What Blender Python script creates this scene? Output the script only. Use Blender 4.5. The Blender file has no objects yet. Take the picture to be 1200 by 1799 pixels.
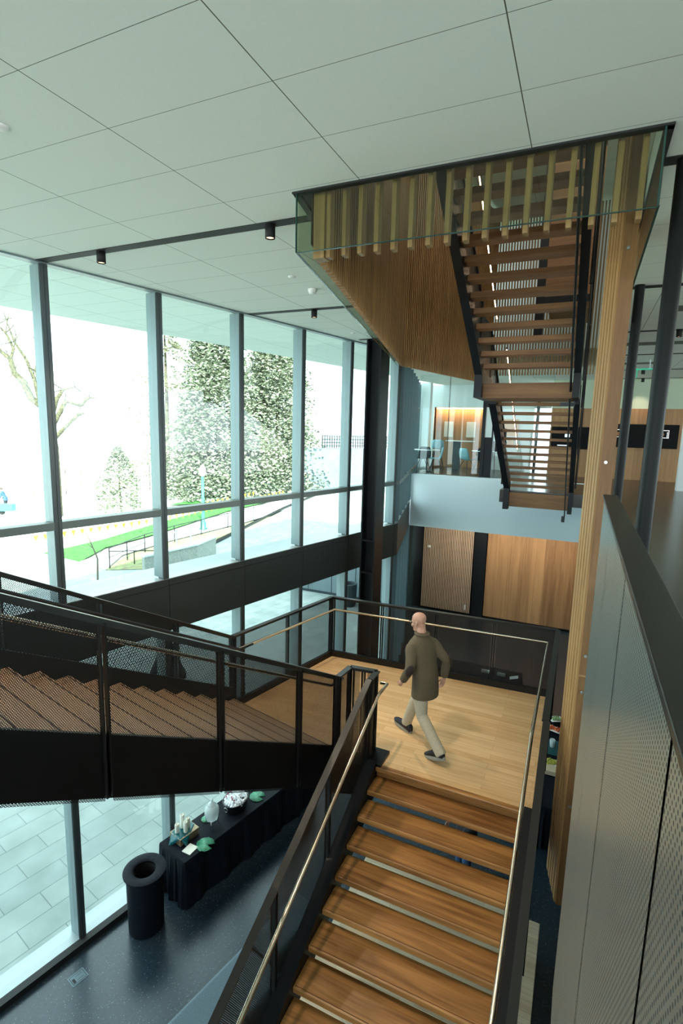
import bpy, bmesh, math, random
from mathutils import Vector, Matrix
random.seed(7)
SC = bpy.context.scene
COL = SC.collection

# ------------------------------------------------------------------ camera, sky, sun, exposure
def camera():
    yaw, pitch, roll, foc = -0.4272, -0.1574, 0.0263, 921.3
    cy, sy, cp, sp, cr, sr = math.cos(yaw), math.sin(yaw), math.cos(pitch), math.sin(pitch), math.cos(roll), math.sin(roll)
    f = Vector((sy*cp, cy*cp, sp)); r0 = Vector((cy, -sy, 0)); u0 = r0.cross(f)
    r = cr*r0 + sr*u0; u = -sr*r0 + cr*u0
    cd = bpy.data.cameras.new('camera'); co = bpy.data.objects.new('camera', cd); COL.objects.link(co)
    m = Matrix((r, u, -f)).transposed().to_4x4(); co.matrix_world = m
    cd.sensor_fit = 'VERTICAL'; cd.sensor_height = 36.0; cd.lens = foc/1799*36.0
    cd.clip_start = 0.02; cd.clip_end = 500
    SC.camera = co
camera()
SKY_STRENGTH = 2.5
SUN_STRENGTH = 11.0
SC.view_settings.view_transform = 'Standard'; SC.view_settings.look = 'None'
SC.view_settings.gamma = 1.0; SC.view_settings.use_curve_mapping = False
SC.view_settings.exposure = 1.0
w = bpy.data.worlds.new('sky'); SC.world = w; w.use_nodes = True
wn = w.node_tree; bg = wn.nodes['Background']
bg.inputs[0].default_value = (0.80, 0.95, 1.0, 1); bg.inputs[1].default_value = SKY_STRENGTH
sd = bpy.data.lights.new('sun', 'SUN'); sd.energy = SUN_STRENGTH; sd.angle = 0.01; sd.color = (1, .96, .88)
so = bpy.data.objects.new('sun', sd); COL.objects.link(so)
so.rotation_euler = Vector((-0.55, 0.62, -0.62)).to_track_quat('-Z', 'Y').to_euler()
try:
    SC.cycles.use_denoising = True
    SC.cycles.max_bounces = 12; SC.cycles.transparent_max_bounces = 40; SC.cycles.diffuse_bounces = 6
    SC.cycles.sample_clamp_indirect = 8
except Exception:
    pass

def area(name, loc, size, power, color, rot=(0, 0, 0), sy=None):
    d = bpy.data.lights.new(name, 'AREA'); d.energy = power; d.color = color; d.size = size
    if sy: d.shape = 'RECTANGLE'; d.size_y = sy
    o = bpy.data.objects.new(name, d); COL.objects.link(o); o.location = loc; o.rotation_euler = rot
    return o

# ------------------------------------------------------------------ frames and levels
HC, ZC, ZL, ZG = 1.7195, -1.342, -3.97, -6.966       # ceiling, upper floor, landing, ground floor
PHI = 0.2168
NV = Vector((-math.cos(PHI), math.sin(PHI), 0)); DV = Vector((math.sin(PHI), math.cos(PHI), 0)); ZV = Vector((0, 0, 1))
def F(D, s, z=0.0): return NV*D + DV*s + ZV*z
XV = Vector((1, 0, 0)); YV = Vector((0, 1, 0))
RV = Vector((-math.sin(0.2320), math.cos(0.2320), 0)); RN = Vector((-math.cos(0.2320), -math.sin(0.2320), 0))  # turned facade
C1 = F(6.338, 10.7); C2 = Vector((-4.84, 15.83, 0))

# ------------------------------------------------------------------ mesh builder
class MB:
    def __init__(s): s.v = []; s.f = []; s.uv = {}; s.sm = []
    def add(s, vs, fs, uvs=None, smooth=False):
        b = len(s.v); s.v += [Vector(v) for v in vs]
        for i, f in enumerate(fs):
            s.f.append([b+k for k in f]); s.sm.append(smooth)
            if uvs: s.uv[len(s.f)-1] = uvs[i]
        return s
    def obox(s, o, ax, ay, az):
        o, ax, ay, az = Vector(o), Vector(ax), Vector(ay), Vector(az)
        vs = [o, o+ax, o+ax+ay, o+ay, o+az, o+ax+az, o+ax+ay+az, o+ay+az]
        fs = [(3, 2, 1, 0), (4, 5, 6, 7), (0, 1, 5, 4), (1, 2, 6, 5), (2, 3, 7, 6), (3, 0, 4, 7)]
        if ax.cross(ay).dot(az) < 0: fs = [tuple(reversed(f)) for f in fs]
        return s.add(vs, fs)
    def box(s, x0, x1, y0, y1, z0, z1): return s.obox((x0, y0, z0), (x1-x0, 0, 0), (0, y1-y0, 0), (0, 0, z1-z0))
    def fbox(s, D0, D1, s0, s1, z0, z1): return s.obox(F(D0, s0, z0), NV*(D1-D0), DV*(s1-s0), ZV*(z1-z0))
    def prism(s, poly, z0, z1):
        n = len(poly); a = sum(poly[i][0]*poly[(i+1) % n][1]-poly[(i+1) % n][0]*poly[i][1] for i in range(n))
        if a < 0: poly = list(reversed(poly))
        vs = [Vector((p[0], p[1], z0)) for p in poly]+[Vector((p[0], p[1], z1)) for p in poly]
        fs = [tuple(range(n-1, -1, -1)), tuple(range(n, 2*n))]+[(i, (i+1) % n, n+(i+1) % n, n+i) for i in range(n)]
        return s.add(vs, fs)
    def bar(s, a, b, w, h, up=ZV):
        a, b = Vector(a), Vector(b); d = (b-a); side = d.cross(up).normalized(); u = side.cross(d).normalized()
        return s.obox(a-side*w/2-u*h/2, side*w, d, u*h)
    def tube(s, pts, r, n=10, cap=True, rads=None):
        pts = [Vector(p) for p in pts]; base = len(s.v); rings = []
        up = Vector((0.13, 0.07, 0.99)).normalized(); m = len(pts); ref = None
        for i, p in enumerate(pts):
            t = (pts[min(i+1, m-1)]-pts[max(i-1, 0)]).normalized()
            if ref is None:
                ref = t.cross(up)
                if ref.length < .1: ref = t.cross(XV)
            ref = (ref-t*ref.dot(t)).normalized(); b2 = t.cross(ref)
            rr = rads[i] if rads else r
            rings.append([p+ref*math.cos(2*math.pi*k/n)*rr+b2*math.sin(2*math.pi*k/n)*rr for k in range(n)])
        vs = [v for R_ in rings for v in R_]; fs = []
        for i in range(m-1):
            for k in range(n): fs.append((i*n+k, i*n+(k+1) % n, (i+1)*n+(k+1) % n, (i+1)*n+k))
        s.add(vs, fs, smooth=True)
        if cap: s.add([v for v in rings[0]], [tuple(range(n-1, -1, -1))]); s.add([v for v in rings[-1]], [tuple(range(n))])
        return s
    def lathe(s, c, prof, n=32, sx=1, sy=1):
        c = Vector(c); m = len(prof)
        vs = [c+Vector((r*sx*math.cos(2*math.pi*k/n), r*sy*math.sin(2*math.pi*k/n), z)) for r, z in prof for k in range(n)]
        fs = [(i*n+k, i*n+(k+1) % n, (i+1)*n+(k+1) % n, (i+1)*n+k) for i in range(m-1) for k in range(n)]
        return s.add(vs, fs, smooth=True)
    def sphere(s, c, r, n=12, m=8, sc=(1, 1, 1)):
        c = Vector(c); prof = []
        vs = []; fs = []
        for i in range(m+1):
            t = math.pi*i/m
            for k in range(n):
                p = 2*math.pi*k/n
                vs.append(c+Vector((r*sc[0]*math.sin(t)*math.cos(p), r*sc[1]*math.sin(t)*math.sin(p), -r*sc[2]*math.cos(t))))
        for i in range(m):
            for k in range(n): fs.append((i*n+k, i*n+(k+1) % n, (i+1)*n+(k+1) % n, (i+1)*n+k))
        return s.add(vs, fs, smooth=True)
    def sheet(s, pts_low, pts_high, d, th=0.006):
        """a perforated panel: low and high polylines in one vertical plane, extruded by th along d; UV in metres"""
        d = Vector(d).normalized()*th; n = len(pts_low)
        L = [Vector(p) for p in pts_low]; H = [Vector(p) for p in pts_high]
        def uvp(p): q = p-L[0]; return (math.copysign(Vector((q.x, q.y, 0)).length, 1), p.z)
        for off, fl in ((Vector((0, 0, 0)), False), (d, True)):
            for i in range(n-1):
                q = [L[i], L[i+1], H[i+1], H[i]]; u = [uvp(p) for p in q]
                if fl: q = q[::-1]; u = u[::-1]
                s.add([p+off for p in q], [(0, 1, 2, 3)], [u])
        return s

def obj(name, mb, mat, parent=None, bevel=0.0, bseg=2):
    me = bpy.data.meshes.new(name)
    xs = mb.v
    if parent is not None: loc = parent.matrix_basis.translation.copy() if parent.parent is None else parent['_w']
    else:
        mn = Vector((min(v.x for v in xs), min(v.y for v in xs), min(v.z for v in xs)))
        mx = Vector((max(v.x for v in xs), max(v.y for v in xs), max(v.z for v in xs)))
        loc = Vector(((mn.x+mx.x)/2, (mn.y+mx.y)/2, mn.z))
    loc = Vector(loc)
    me.from_pydata([v-loc for v in xs], [], mb.f)
    me.polygons.foreach_set('use_smooth', mb.sm)
    uvl = me.uv_layers.new(name='UVMap')
    if mb.uv:
        for pi, uv in mb.uv.items():
            p = me.polygons[pi]
            for k, li in enumerate(p.loop_indices): uvl.data[li].uv = uv[k]
    me.materials.append(mat); me.update()
    o = bpy.data.objects.new(name, me); COL.objects.link(o)
    if parent is not None: o.parent = parent; o['_w'] = loc; LOCS.append(o)
    else: o.location = loc
    if bevel:
        b = o.modifiers.new('bevel', 'BEVEL'); b.width = bevel; b.segments = bseg; b.limit_method = 'ANGLE'
    return o
LOCS = []
def thing(name, label, cat, loc=(0, 0, 0), group=None):
    o = bpy.data.objects.new(name, None); COL.objects.link(o); o.location = loc; o.empty_display_size = .1
    o['label'] = label; o['category'] = cat
    if group: o['group'] = group
    return o
def tag(o, label, cat, group=None, kind=None):
    o['label'] = label; o['category'] = cat
    if group: o['group'] = group
    if kind: o['kind'] = kind
    return o
def struct(name, mb, mat, parent=None, bevel=0):
    o = obj(name, mb, mat, parent, bevel)
    if parent is None: o['kind'] = 'structure'
    return o
def copy_tree(o, parent=None):
    c = o.copy(); COL.objects.link(c); c.parent = parent
    for ch in list(o.children): copy_tree(ch, c)
    return c

# ------------------------------------------------------------------ materials
def mat(name, col, rough=.5, metal=0.0, spec=None, emit=None, estr=0):
    m = bpy.data.materials.new(name); m.use_nodes = True; b = m.node_tree.nodes['Principled BSDF']
    b.inputs['Base Color'].default_value = (*col, 1); b.inputs['Roughness'].default_value = rough; b.inputs['Metallic'].default_value = metal
    if spec is not None: b.inputs['Specular IOR Level'].default_value = spec
    if emit: b.inputs['Emission Color'].default_value = (*emit, 1); b.inputs['Emission Strength'].default_value = estr
    return m
def nodes(m): return m.node_tree.nodes, m.node_tree.links, m.node_tree.nodes['Principled BSDF']
def ramp(N, stops):
    r = N.new('ShaderNodeValToRGB'); e = r.color_ramp.elements
    while len(e) > 1: e.remove(e[-1])
    e[0].position = stops[0][0]; e[0].color = (*stops[0][1], 1)
    for p, c in stops[1:]: k = e.new(p); k.color = (*c, 1)
    return r
def noisy(name, c1, c2, rough=.5, scale=20, detail=4, metal=0.0, bump=0, sc3=(1, 1, 1), spec=None, lo=.35, hi=.65):
    m = mat(name, c1, rough, metal, spec); N, L, B = nodes(m)
    tc = N.new('ShaderNodeTexCoord'); mp = N.new('ShaderNodeMapping'); mp.inputs['Scale'].default_value = sc3
    nz = N.new('ShaderNodeTexNoise'); nz.inputs['Scale'].default_value = scale; nz.inputs['Detail'].default_value = detail
    r = ramp(N, [(lo, c1), (hi, c2)])
    L.new(tc.outputs['Object'], mp.inputs[0]); L.new(mp.outputs[0], nz.inputs[0]); L.new(nz.outputs[0], r.inputs[0]); L.new(r.outputs[0], B.inputs['Base Color'])
    if bump:
        bp = N.new('ShaderNodeBump'); bp.inputs['Strength'].default_value = bump; bp.inputs['Distance'].default_value = .01
        L.new(nz.outputs[0], bp.inputs['Height']); L.new(bp.outputs[0], B.inputs['Normal'])
    return m
def wood(name, c1, c2, along='x', rough=.4, plank=None, fine=40, rot=0.0, contrast=(.3, .7), per=0.25):
    """grain along an axis; plank=(length,width) lays boards; per: how much whole boards differ"""
    m = mat(name, c1, rough); N, L, B = nodes(m)
    tc = N.new('ShaderNodeTexCoord'); rt = N.new('ShaderNodeMapping'); rt.inputs['Rotation'].default_value = (0, 0, rot)
    L.new(tc.outputs['Object'], rt.inputs[0])
    mp = N.new('ShaderNodeMapping'); s = {'x': (.06, 1, 1), 'y': (1, .06, 1), 'z': (1, 1, .06)}[along]; mp.inputs['Scale'].default_value = s
    L.new(rt.outputs[0], mp.inputs[0])
    nz = N.new('ShaderNodeTexNoise'); nz.inputs['Scale'].default_value = fine; nz.inputs['Detail'].default_value = 6; nz.inputs['Distortion'].default_value = .6
    L.new(mp.outputs[0], nz.inputs[0])
    n2 = N.new('ShaderNodeTexNoise'); n2.inputs['Scale'].default_value = fine*.14; n2.inputs['Detail'].default_value = 3; n2.inputs['Distortion'].default_value = 1.5
    L.new(mp.outputs[0], n2.inputs[0])
    av = N.new('ShaderNodeMath'); av.operation = 'MULTIPLY_ADD'; av.inputs[1].default_value = .5; L.new(nz.outputs[0], av.inputs[0])
    hv = N.new('ShaderNodeMath'); hv.operation = 'MULTIPLY'; hv.inputs[1].default_value = .5; L.new(n2.outputs[0], hv.inputs[0]); L.new(hv.outputs[0], av.inputs[2])
    src = av.outputs[0]
    if plank:
        sw = N.new('ShaderNodeSeparateXYZ'); L.new(rt.outputs[0], sw.inputs[0]); cb = N.new('ShaderNodeCombineXYZ')
        if along == 'x': L.new(sw.outputs[0], cb.inputs[0]); L.new(sw.outputs[1], cb.inputs[1])
        if along == 'y': L.new(sw.outputs[1], cb.inputs[0]); L.new(sw.outputs[0], cb.inputs[1])
        if along == 'z': L.new(sw.outputs[2], cb.inputs[0]); L.new(sw.outputs[0], cb.inputs[1])
        bk = N.new('ShaderNodeTexBrick'); bk.inputs['Scale'].default_value = 1; bk.inputs['Brick Width'].default_value = plank[0]; bk.inputs['Row Height'].default_value = plank[1]
        bk.inputs['Mortar Size'].default_value = .0012; bk.inputs['Color1'].default_value = (0, 0, 0, 1); bk.inputs['Color2'].default_value = (1, 1, 1, 1); bk.inputs['Mortar'].default_value = (0, 0, 0, 1)
        bk.offset = .37
        L.new(cb.outputs[0], bk.inputs[0])
        ad = N.new('ShaderNodeMath'); ad.operation = 'MULTIPLY_ADD'; ad.inputs[1].default_value = per; L.new(bk.outputs[0], ad.inputs[0]); 
        sb = N.new('ShaderNodeMath'); sb.operation = 'SUBTRACT'; sb.inputs[1].default_value = per*.5; L.new(src, sb.inputs[0]); L.new(sb.outputs[0], ad.inputs[2]); src = ad.outputs[0]
    r = ramp(N, [(contrast[0], c1), (contrast[1], c2)]); L.new(src, r.inputs[0])
    out = r.outputs[0]
    if plank:
        mx = N.new('ShaderNodeMix'); mx.data_type = 'RGBA'; L.new(bk.outputs['Fac'], mx.inputs[0]); L.new(out, mx.inputs[6]); mx.inputs[7].default_value = (c1[0]*.55, c1[1]*.5, c1[2]*.45, 1); out = mx.outputs[2]
    L.new(out, B.inputs['Base Color'])
    return m
def perforated(name, col, pitch=.0135, rad=.0048, metal=.2, rough=.45, through=True, holecol=(0, 0, 0)):
    m = mat(name, col, rough, metal); N, L, B = nodes(m); out = N['Material Output']
    uv = N.new('ShaderNodeUVMap'); sp = N.new('ShaderNodeSeparateXYZ'); L.new(uv.outputs[0], sp.inputs[0])
    def math_(op, a, b=None, v=None):
        k = N.new('ShaderNodeMath'); k.operation = op
        if hasattr(a, 'links'): L.new(a, k.inputs[0])
        else: k.inputs[0].default_value = a
        if b is not None: L.new(b, k.inputs[1])
        elif v is not None: k.inputs[1].default_value = v
        return k.outputs[0]
    P, Q = pitch, pitch*1.732
    ds = []
    for o in (0, .5):
        a = math_('SUBTRACT', math_('FRACT', math_('ADD', math_('DIVIDE', sp.outputs[0], v=P), v=o+1000)), v=.5)
        b = math_('SUBTRACT', math_('FRACT', math_('ADD', math_('DIVIDE', sp.outputs[1], v=Q), v=o+1000)), v=.5)
        a = math_('MULTIPLY', a, v=P); b = math_('MULTIPLY', b, v=Q)
        ds.append(math_('ADD', math_('MULTIPLY', a, a), math_('MULTIPLY', b, b)))
    h = math_('LESS_THAN', math_('MINIMUM', ds[0], ds[1]), v=rad*rad)
    mx = N.new('ShaderNodeMixShader'); L.new(h, mx.inputs[0]); L.new(B.outputs[0], mx.inputs[1])
    if through: t = N.new('ShaderNodeBsdfTransparent')
    else:
        t = N.new('ShaderNodeBsdfDiffuse'); t.inputs[0].default_value = (*holecol, 1)
    L.new(t.outputs[0], mx.inputs[2]); L.new(mx.outputs[0], out.inputs[0])
    return m
def glass(name, tint=(.90, .97, .96), refl=1.0, ior=1.5):
    m = bpy.data.materials.new(name); m.use_nodes = True; N = m.node_tree.nodes; L = m.node_tree.links; N.remove(N['Principled BSDF'])
    t = N.new('ShaderNodeBsdfTransparent'); t.inputs[0].default_value = (*tint, 1)
    g = N.new('ShaderNodeBsdfGlossy'); g.inputs['Roughness'].default_value = 0.0; g.inputs[0].default_value = (refl, refl, refl, 1)
    f = N.new('ShaderNodeLayerWeight'); pw = N.new('ShaderNodeMath'); pw.operation = 'POWER'; pw.inputs[1].default_value = 5; L.new(f.outputs['Facing'], pw.inputs[0])
    r0 = ((ior-1)/(ior+1))**2; ma = N.new('ShaderNodeMath'); ma.operation = 'MULTIPLY_ADD'; ma.inputs[1].default_value = 1-r0; ma.inputs[2].default_value = r0; L.new(pw.outputs[0], ma.inputs[0]); mx = N.new('ShaderNodeMixShader')
    L.new(ma.outputs[0], mx.inputs[0]); L.new(t.outputs[0], mx.inputs[1]); L.new(g.outputs[0], mx.inputs[2]); L.new(mx.outputs[0], N['Material Output'].inputs[0])
    return m

def ceiling_mat():
    m = mat('ceiling_panels', (.70, .75, .71), .9, spec=.1); N, L, B = nodes(m)
    g = N.new('ShaderNodeNewGeometry'); sp = N.new('ShaderNodeSeparateXYZ'); L.new(g.outputs['Position'], sp.inputs[0])
    hs = []
    for ax, off, per in ((0, -.4509, 1.1373), (1, 1.4121, .5504)):
        a = N.new('ShaderNodeMath'); a.operation = 'SUBTRACT'; a.inputs[1].default_value = off; L.new(sp.outputs[ax], a.inputs[0])
        d = N.new('ShaderNodeMath'); d.operation = 'DIVIDE'; d.inputs[1].default_value = per; L.new(a.outputs[0], d.inputs[0])
        q = N.new('ShaderNodeMath'); q.operation = 'PINGPONG'; q.inputs[1].default_value = .5; L.new(d.outputs[0], q.inputs[0])
        l = N.new('ShaderNodeMath'); l.operation = 'LESS_THAN'; l.inputs[1].default_value = (.0030 if ax == 0 else .0018)/per; L.new(q.outputs[0], l.inputs[0]); hs.append(l)
    mxm = N.new('ShaderNodeMath'); mxm.operation = 'MAXIMUM'; L.new(hs[0].outputs[0], mxm.inputs[0]); L.new(hs[1].outputs[0], mxm.inputs[1])
    nz = N.new('ShaderNodeTexNoise'); nz.inputs['Scale'].default_value = 60; nz.inputs['Detail'].default_value = 3
    r = ramp(N, [(.3, (.72, .79, .74)), (.7, (.745, .81, .76))]); L.new(g.outputs['Position'], nz.inputs[0]); L.new(nz.outputs[0], r.inputs[0])
    mx = N.new('ShaderNodeMix'); mx.data_type = 'RGBA'; L.new(mxm.outputs[0], mx.inputs[0]); L.new(r.outputs[0], mx.inputs[6]); mx.inputs[7].default_value = (.10, .11, .09, 1)
    L.new(mx.outputs[2], B.inputs['Base Color'])
    return m
def terrazzo(name, base, fleck, rough=.22, sc=90):
    m = mat(name, base, rough); N, L, B = nodes(m); g = N.new('ShaderNodeNewGeometry')
    v = N.new('ShaderNodeTexVoronoi'); v.inputs['Scale'].default_value = sc; L.new(g.outputs['Position'], v.inputs[0])
    s = N.new('ShaderNodeSeparateColor'); L.new(v.outputs['Color'], s.inputs[0])
    big = N.new('ShaderNodeTexNoise'); big.inputs['Scale'].default_value = 30; big.inputs['Detail'].default_value = 6; L.new(g.outputs['Position'], big.inputs[0])
    r0 = ramp(N, [(.3, tuple(c*.75 for c in base)), (.7, tuple(c*1.35 for c in base))]); L.new(big.outputs[0], r0.inputs[0])
    th = N.new('ShaderNodeMath'); th.operation = 'GREATER_THAN'; th.inputs[1].default_value = .975; L.new(s.outputs[0], th.inputs[0])
    d = N.new('ShaderNodeMath'); d.operation = 'LESS_THAN'; d.inputs[1].default_value = .35; L.new(v.outputs['Distance'], d.inputs[0])
    a = N.new('ShaderNodeMath'); a.operation = 'MULTIPLY'; L.new(th.outputs[0], a.inputs[0]); L.new(d.outputs[0], a.inputs[1])
    mx = N.new('ShaderNodeMix'); mx.data_type = 'RGBA'; L.new(a.outputs[0], mx.inputs[0]); L.new(r0.outputs[0], mx.inputs[6]); mx.inputs[7].default_value = (*fleck, 1)
    L.new(mx.outputs[2], B.inputs['Base Color'])
    return m
def paving_mat():
    m = mat('stone_paving', (.4, .43, .41), .8); N, L, B = nodes(m); g = N.new('ShaderNodeNewGeometry')
    mp = N.new('ShaderNodeMapping'); mp.inputs['Rotation'].default_value = (0, 0, PHI+math.radians(90)); L.new(g.outputs['Position'], mp.inputs[0])
    bk = N.new('ShaderNodeTexBrick'); bk.inputs['Scale'].default_value = 1; bk.inputs['Brick Width'].default_value = .95; bk.inputs['Row Height'].default_value = .40; bk.offset = .5
    bk.inputs['Mortar Size'].default_value = .007; bk.inputs['Color1'].default_value = (.27, .315, .305, 1); bk.inputs['Color2'].default_value = (.32, .36, .345, 1); bk.inputs['Mortar'].default_value = (.17, .2, .2, 1)
    L.new(mp.outputs[0], bk.inputs[0])
    nz = N.new('ShaderNodeTexNoise'); nz.inputs['Scale'].default_value = 1.7; nz.inputs['Detail'].default_value = 6; L.new(g.outputs['Position'], nz.inputs[0])
    r = ramp(N, [(.3, (.8, .82, .8)), (.7, (1.1, 1.1, 1.1))]); L.new(nz.outputs[0], r.inputs[0])
    mx = N.new('ShaderNodeMix'); mx.data_type = 'RGBA'; mx.blend_type = 'MULTIPLY'; mx.inputs[0].default_value = 1; L.new(bk.outputs[0], mx.inputs[6]); L.new(r.outputs[0], mx.inputs[7])
    L.new(mx.outputs[2], B.inputs['Base Color']); return m

M = dict(
 ceil=ceiling_mat(), white=mat('white_plaster', (.74, .80, .80), .8), fascia=mat('painted_fascia', (.66, .76, .80), .7),
 black=mat('black_slot', (.006, .007, .008), .7), dark=mat('charcoal_painted_steel', (.0085, .008, .008), .5, 0, .35),
 darkcap=mat('bronze_painted_cap', (.022, .021, .019), .34, .2), steel=mat('blue_black_steel', (.007, .009, .012), .4, 0, .28),
 span=mat('dark_spandrel_metal', (.030, .035, .036), .5, .1), spancap=mat('anodised_sill', (.32, .37, .38), .4, .4),
 alum=mat('daylit_grey_mullion', (.19, .25, .265), .42, .3), fin=mat('teal_grey_fin', (.075, .115, .13), .45, .2), alumd=mat('grey_mullion_face', (.07, .085, .09), .45, .3), transom=mat('transom_metal', (.14, .17, .165), .45, .3),  # alum: mullion grey made paler, with outside daylight put into the colour
 glass=glass('clear_glass'), gglass=glass('green_tinted_glass', (.86, .90, .82), .8), rglass=glass('partition_glass', (.9, .96, .96), 1.0),
 teal=glass('teal_tinted_glass', (.35, .62, .68), 1.0),
 perf=perforated('perforated_black_steel', (.0085, .008, .0085), .0135, .0050), perf2=perforated('perforated_grey_steel', (.44, .48, .46), .011, .0026, .9, .32, False, (.05, .055, .055)),
 land=wood('oak_landing_boards', (.64, .38, .17), (.86, .59, .32), 'x', .35, (1.4, .105), 30, per=.25),
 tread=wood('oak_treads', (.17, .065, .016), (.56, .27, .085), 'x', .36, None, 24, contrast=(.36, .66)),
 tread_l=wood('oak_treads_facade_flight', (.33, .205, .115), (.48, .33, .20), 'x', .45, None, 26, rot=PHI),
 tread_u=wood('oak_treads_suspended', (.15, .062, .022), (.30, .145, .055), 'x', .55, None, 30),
 slat=wood('oak_slats', (.15, .07, .020), (.40, .22, .08), 'z', .5, None, 40), slat_f=wood('oak_slats_front', (.17, .095, .03), (.34, .21, .08), 'z', .5, None, 40),
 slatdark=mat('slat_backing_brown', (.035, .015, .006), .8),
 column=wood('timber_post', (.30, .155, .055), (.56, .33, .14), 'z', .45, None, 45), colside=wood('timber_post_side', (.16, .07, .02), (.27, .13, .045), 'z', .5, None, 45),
 panel=wood('oak_wall_panels', (.22, .115, .05), (.46, .27, .125), 'z', .5, (9, .42), 12, per=.3), panel_w=wood('warm_wood_wall', (.30, .15, .06), (.46, .25, .11), 'z', .5, (9, .3), 20, per=.2),
 bench=wood('pale_bench_boards', (.55, .40, .25), (.75, .60, .42), 'x', .5, (.5, .07), 20),
 slatw=wood('pale_wall_slats', (.66, .50, .33), (.88, .72, .54), 'z', .5, None, 30), slatback=mat('slat_backing', (.05, .022, .01), .8),
 brass=mat('brushed_handrail', (.62, .52, .40), .25, 1.0), pipe=mat('dark_pipe', (.015, .017, .02), .35, .4),
 floor=terrazzo('dark_terrazzo', (.016, .029, .042), (.35, .45, .5), .27, 120), floor_u=terrazzo('polished_upper_floor', (.030, .025, .021), (.08, .07, .065), .22, 70),
 paving=paving_mat(), lawn=noisy('lawn_grass', (.02, .13, .012), (.05, .24, .03), .9, 3, 6), earth=noisy('sunlit_gravel', (.55, .52, .46), (.7, .68, .62), .9, 2, 6), concrete=noisy('pale_concrete', (.5, .55, .56), (.6, .64, .64), .85, 4, 5),
 bed=noisy('planting_bed', (.16, .13, .08), (.25, .30, .12), .9, 3, 6), wallc=noisy('block_wall', (.22, .25, .22), (.32, .35, .32), .9, 12, 4),
 spandex=noisy('black_stretch_cloth', (.004, .006, .010), (.008, .012, .019), .6, 30, 3, spec=.12), cloth=noisy('navy_black_tablecloth', (.0035, .006, .010), (.007, .011, .018), .65, 8, 3, spec=.12),
 hole=mat('bin_inside', (.002, .002, .003), .9), cushion=noisy('grey_upholstery', (.10, .14, .17), (.13, .18, .21), .65, 60, 3),
 silver=mat('brushed_metal', (.5, .52, .53), .3, 1), plate=mat('floor_box_plate', (.10, .14, .16), .35, .6),
 chair=mat('black_chair_shell', (.012, .013, .015), .4), chairb=mat('pale_blue_chair_shell', (.25, .45, .5), .4), tabletop=mat('white_tabletop', (.8, .85, .85), .4),
 screen=mat('display_black', (.005, .005, .006), .6, 0, .15), ledw=mat('warm_led', (1, .7, .45), .5, emit=(1, .62, .35), estr=9), lampglow=mat('lamp_glow', (1, .7, .5), .5, emit=(1, .55, .3), estr=2.0),
 grill=mat('vent_grille', (.12, .14, .12), .7), green=mat('exit_sign_green', (.05, .55, .35), .5, emit=(.05, .6, .35), estr=.12),
 bluewall=noisy('blue_grey_cladding', (.12, .165, .18), (.14, .185, .20), .7, 1, 2), lattice=mat('lattice_metal', (.010, .022, .028), .7), bark=noisy('mossy_bark', (.035, .04, .025), (.12, .11, .06), .9, 8, 6, bump=.5),
 leafd=noisy('conifer_leaf', (.06, .09, .05), (.40, .43, .31), .8, 2, 4), leafl=noisy('shrub_leaf', (.16, .2, .1), (.4, .38, .28), .8, 8, 3), twig=mat('bare_twig', (.16, .13, .1), .9),
 yellow=mat('yellow_pennant', (.95, .55, .02), .7), lampgreen=mat('green_lamp_post', (.03, .16, .12), .5), sign=mat('white_sign', (.85, .85, .85), .6),
)
G = M
# ------------------------------------------------------------------ large structure
H0, H1, H2, H3, H4 = (-2.101, 3.663), (.27, 3.663), (.27, 15.0), (-2.56, 15.0), (-3.60, 10.43)
def xy(v): return (v.x, v.y)
O0, O1, O2, O3, O4 = xy(F(9.45, -9)), (13, -9), (13, 22.2), xy(F(9.2, 19)), xy(F(9.2, 10.0))
mb = MB()
for q in ((O0, O1, H1, H0), (O1, O2, H2, H1), (O2, O3, H3, H2), (O3, O4, H4, H3), (O4, O0, H0, H4)):
    mb.prism(list(q), HC, HC+.45)
struct('ceiling', mb, G['ceil'])
# storey above the opening: its ceiling, back wall and side wall (the facade side is only partly open to daylight)
mb = MB(); mb.box(-9, 13, -9, 22, 5.6, 5.9); struct('ceiling_upper', mb, G['ceil'])
mb = MB(); mb.box(1.6, 1.8, 2.6, 16, HC+.45, 5.6); mb.box(-4.4, 1.6, 16, 16.2, HC+.45, 5.6); struct('wall_upper', mb, G['white'])
mb = MB(); mb.fbox(6.3, 6.5, -9, 14, HC+.45, 3.4); mb.fbox(6.3, 6.5, -9, 14, 4.9, 5.6); struct('wall_upper_left_unseen', mb, G['white'])  # unseen wall added to cut daylight on the slats
mb = MB(); mb.box(-7, 1.8, 2.2, 2.4, HC+.45, 5.6); struct('wall_upper_front', mb, G['white'])
# ground floor
inner = [xy(F(6.34, -9)), xy(C1), (C2.x, C2.y), (-5.75, 19.7), (-5.75, 22), (13, 22), (13, -9)]
mb = MB(); mb.prism(inner, ZG-.3, ZG); struct('floor', mb, G['floor'])
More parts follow.
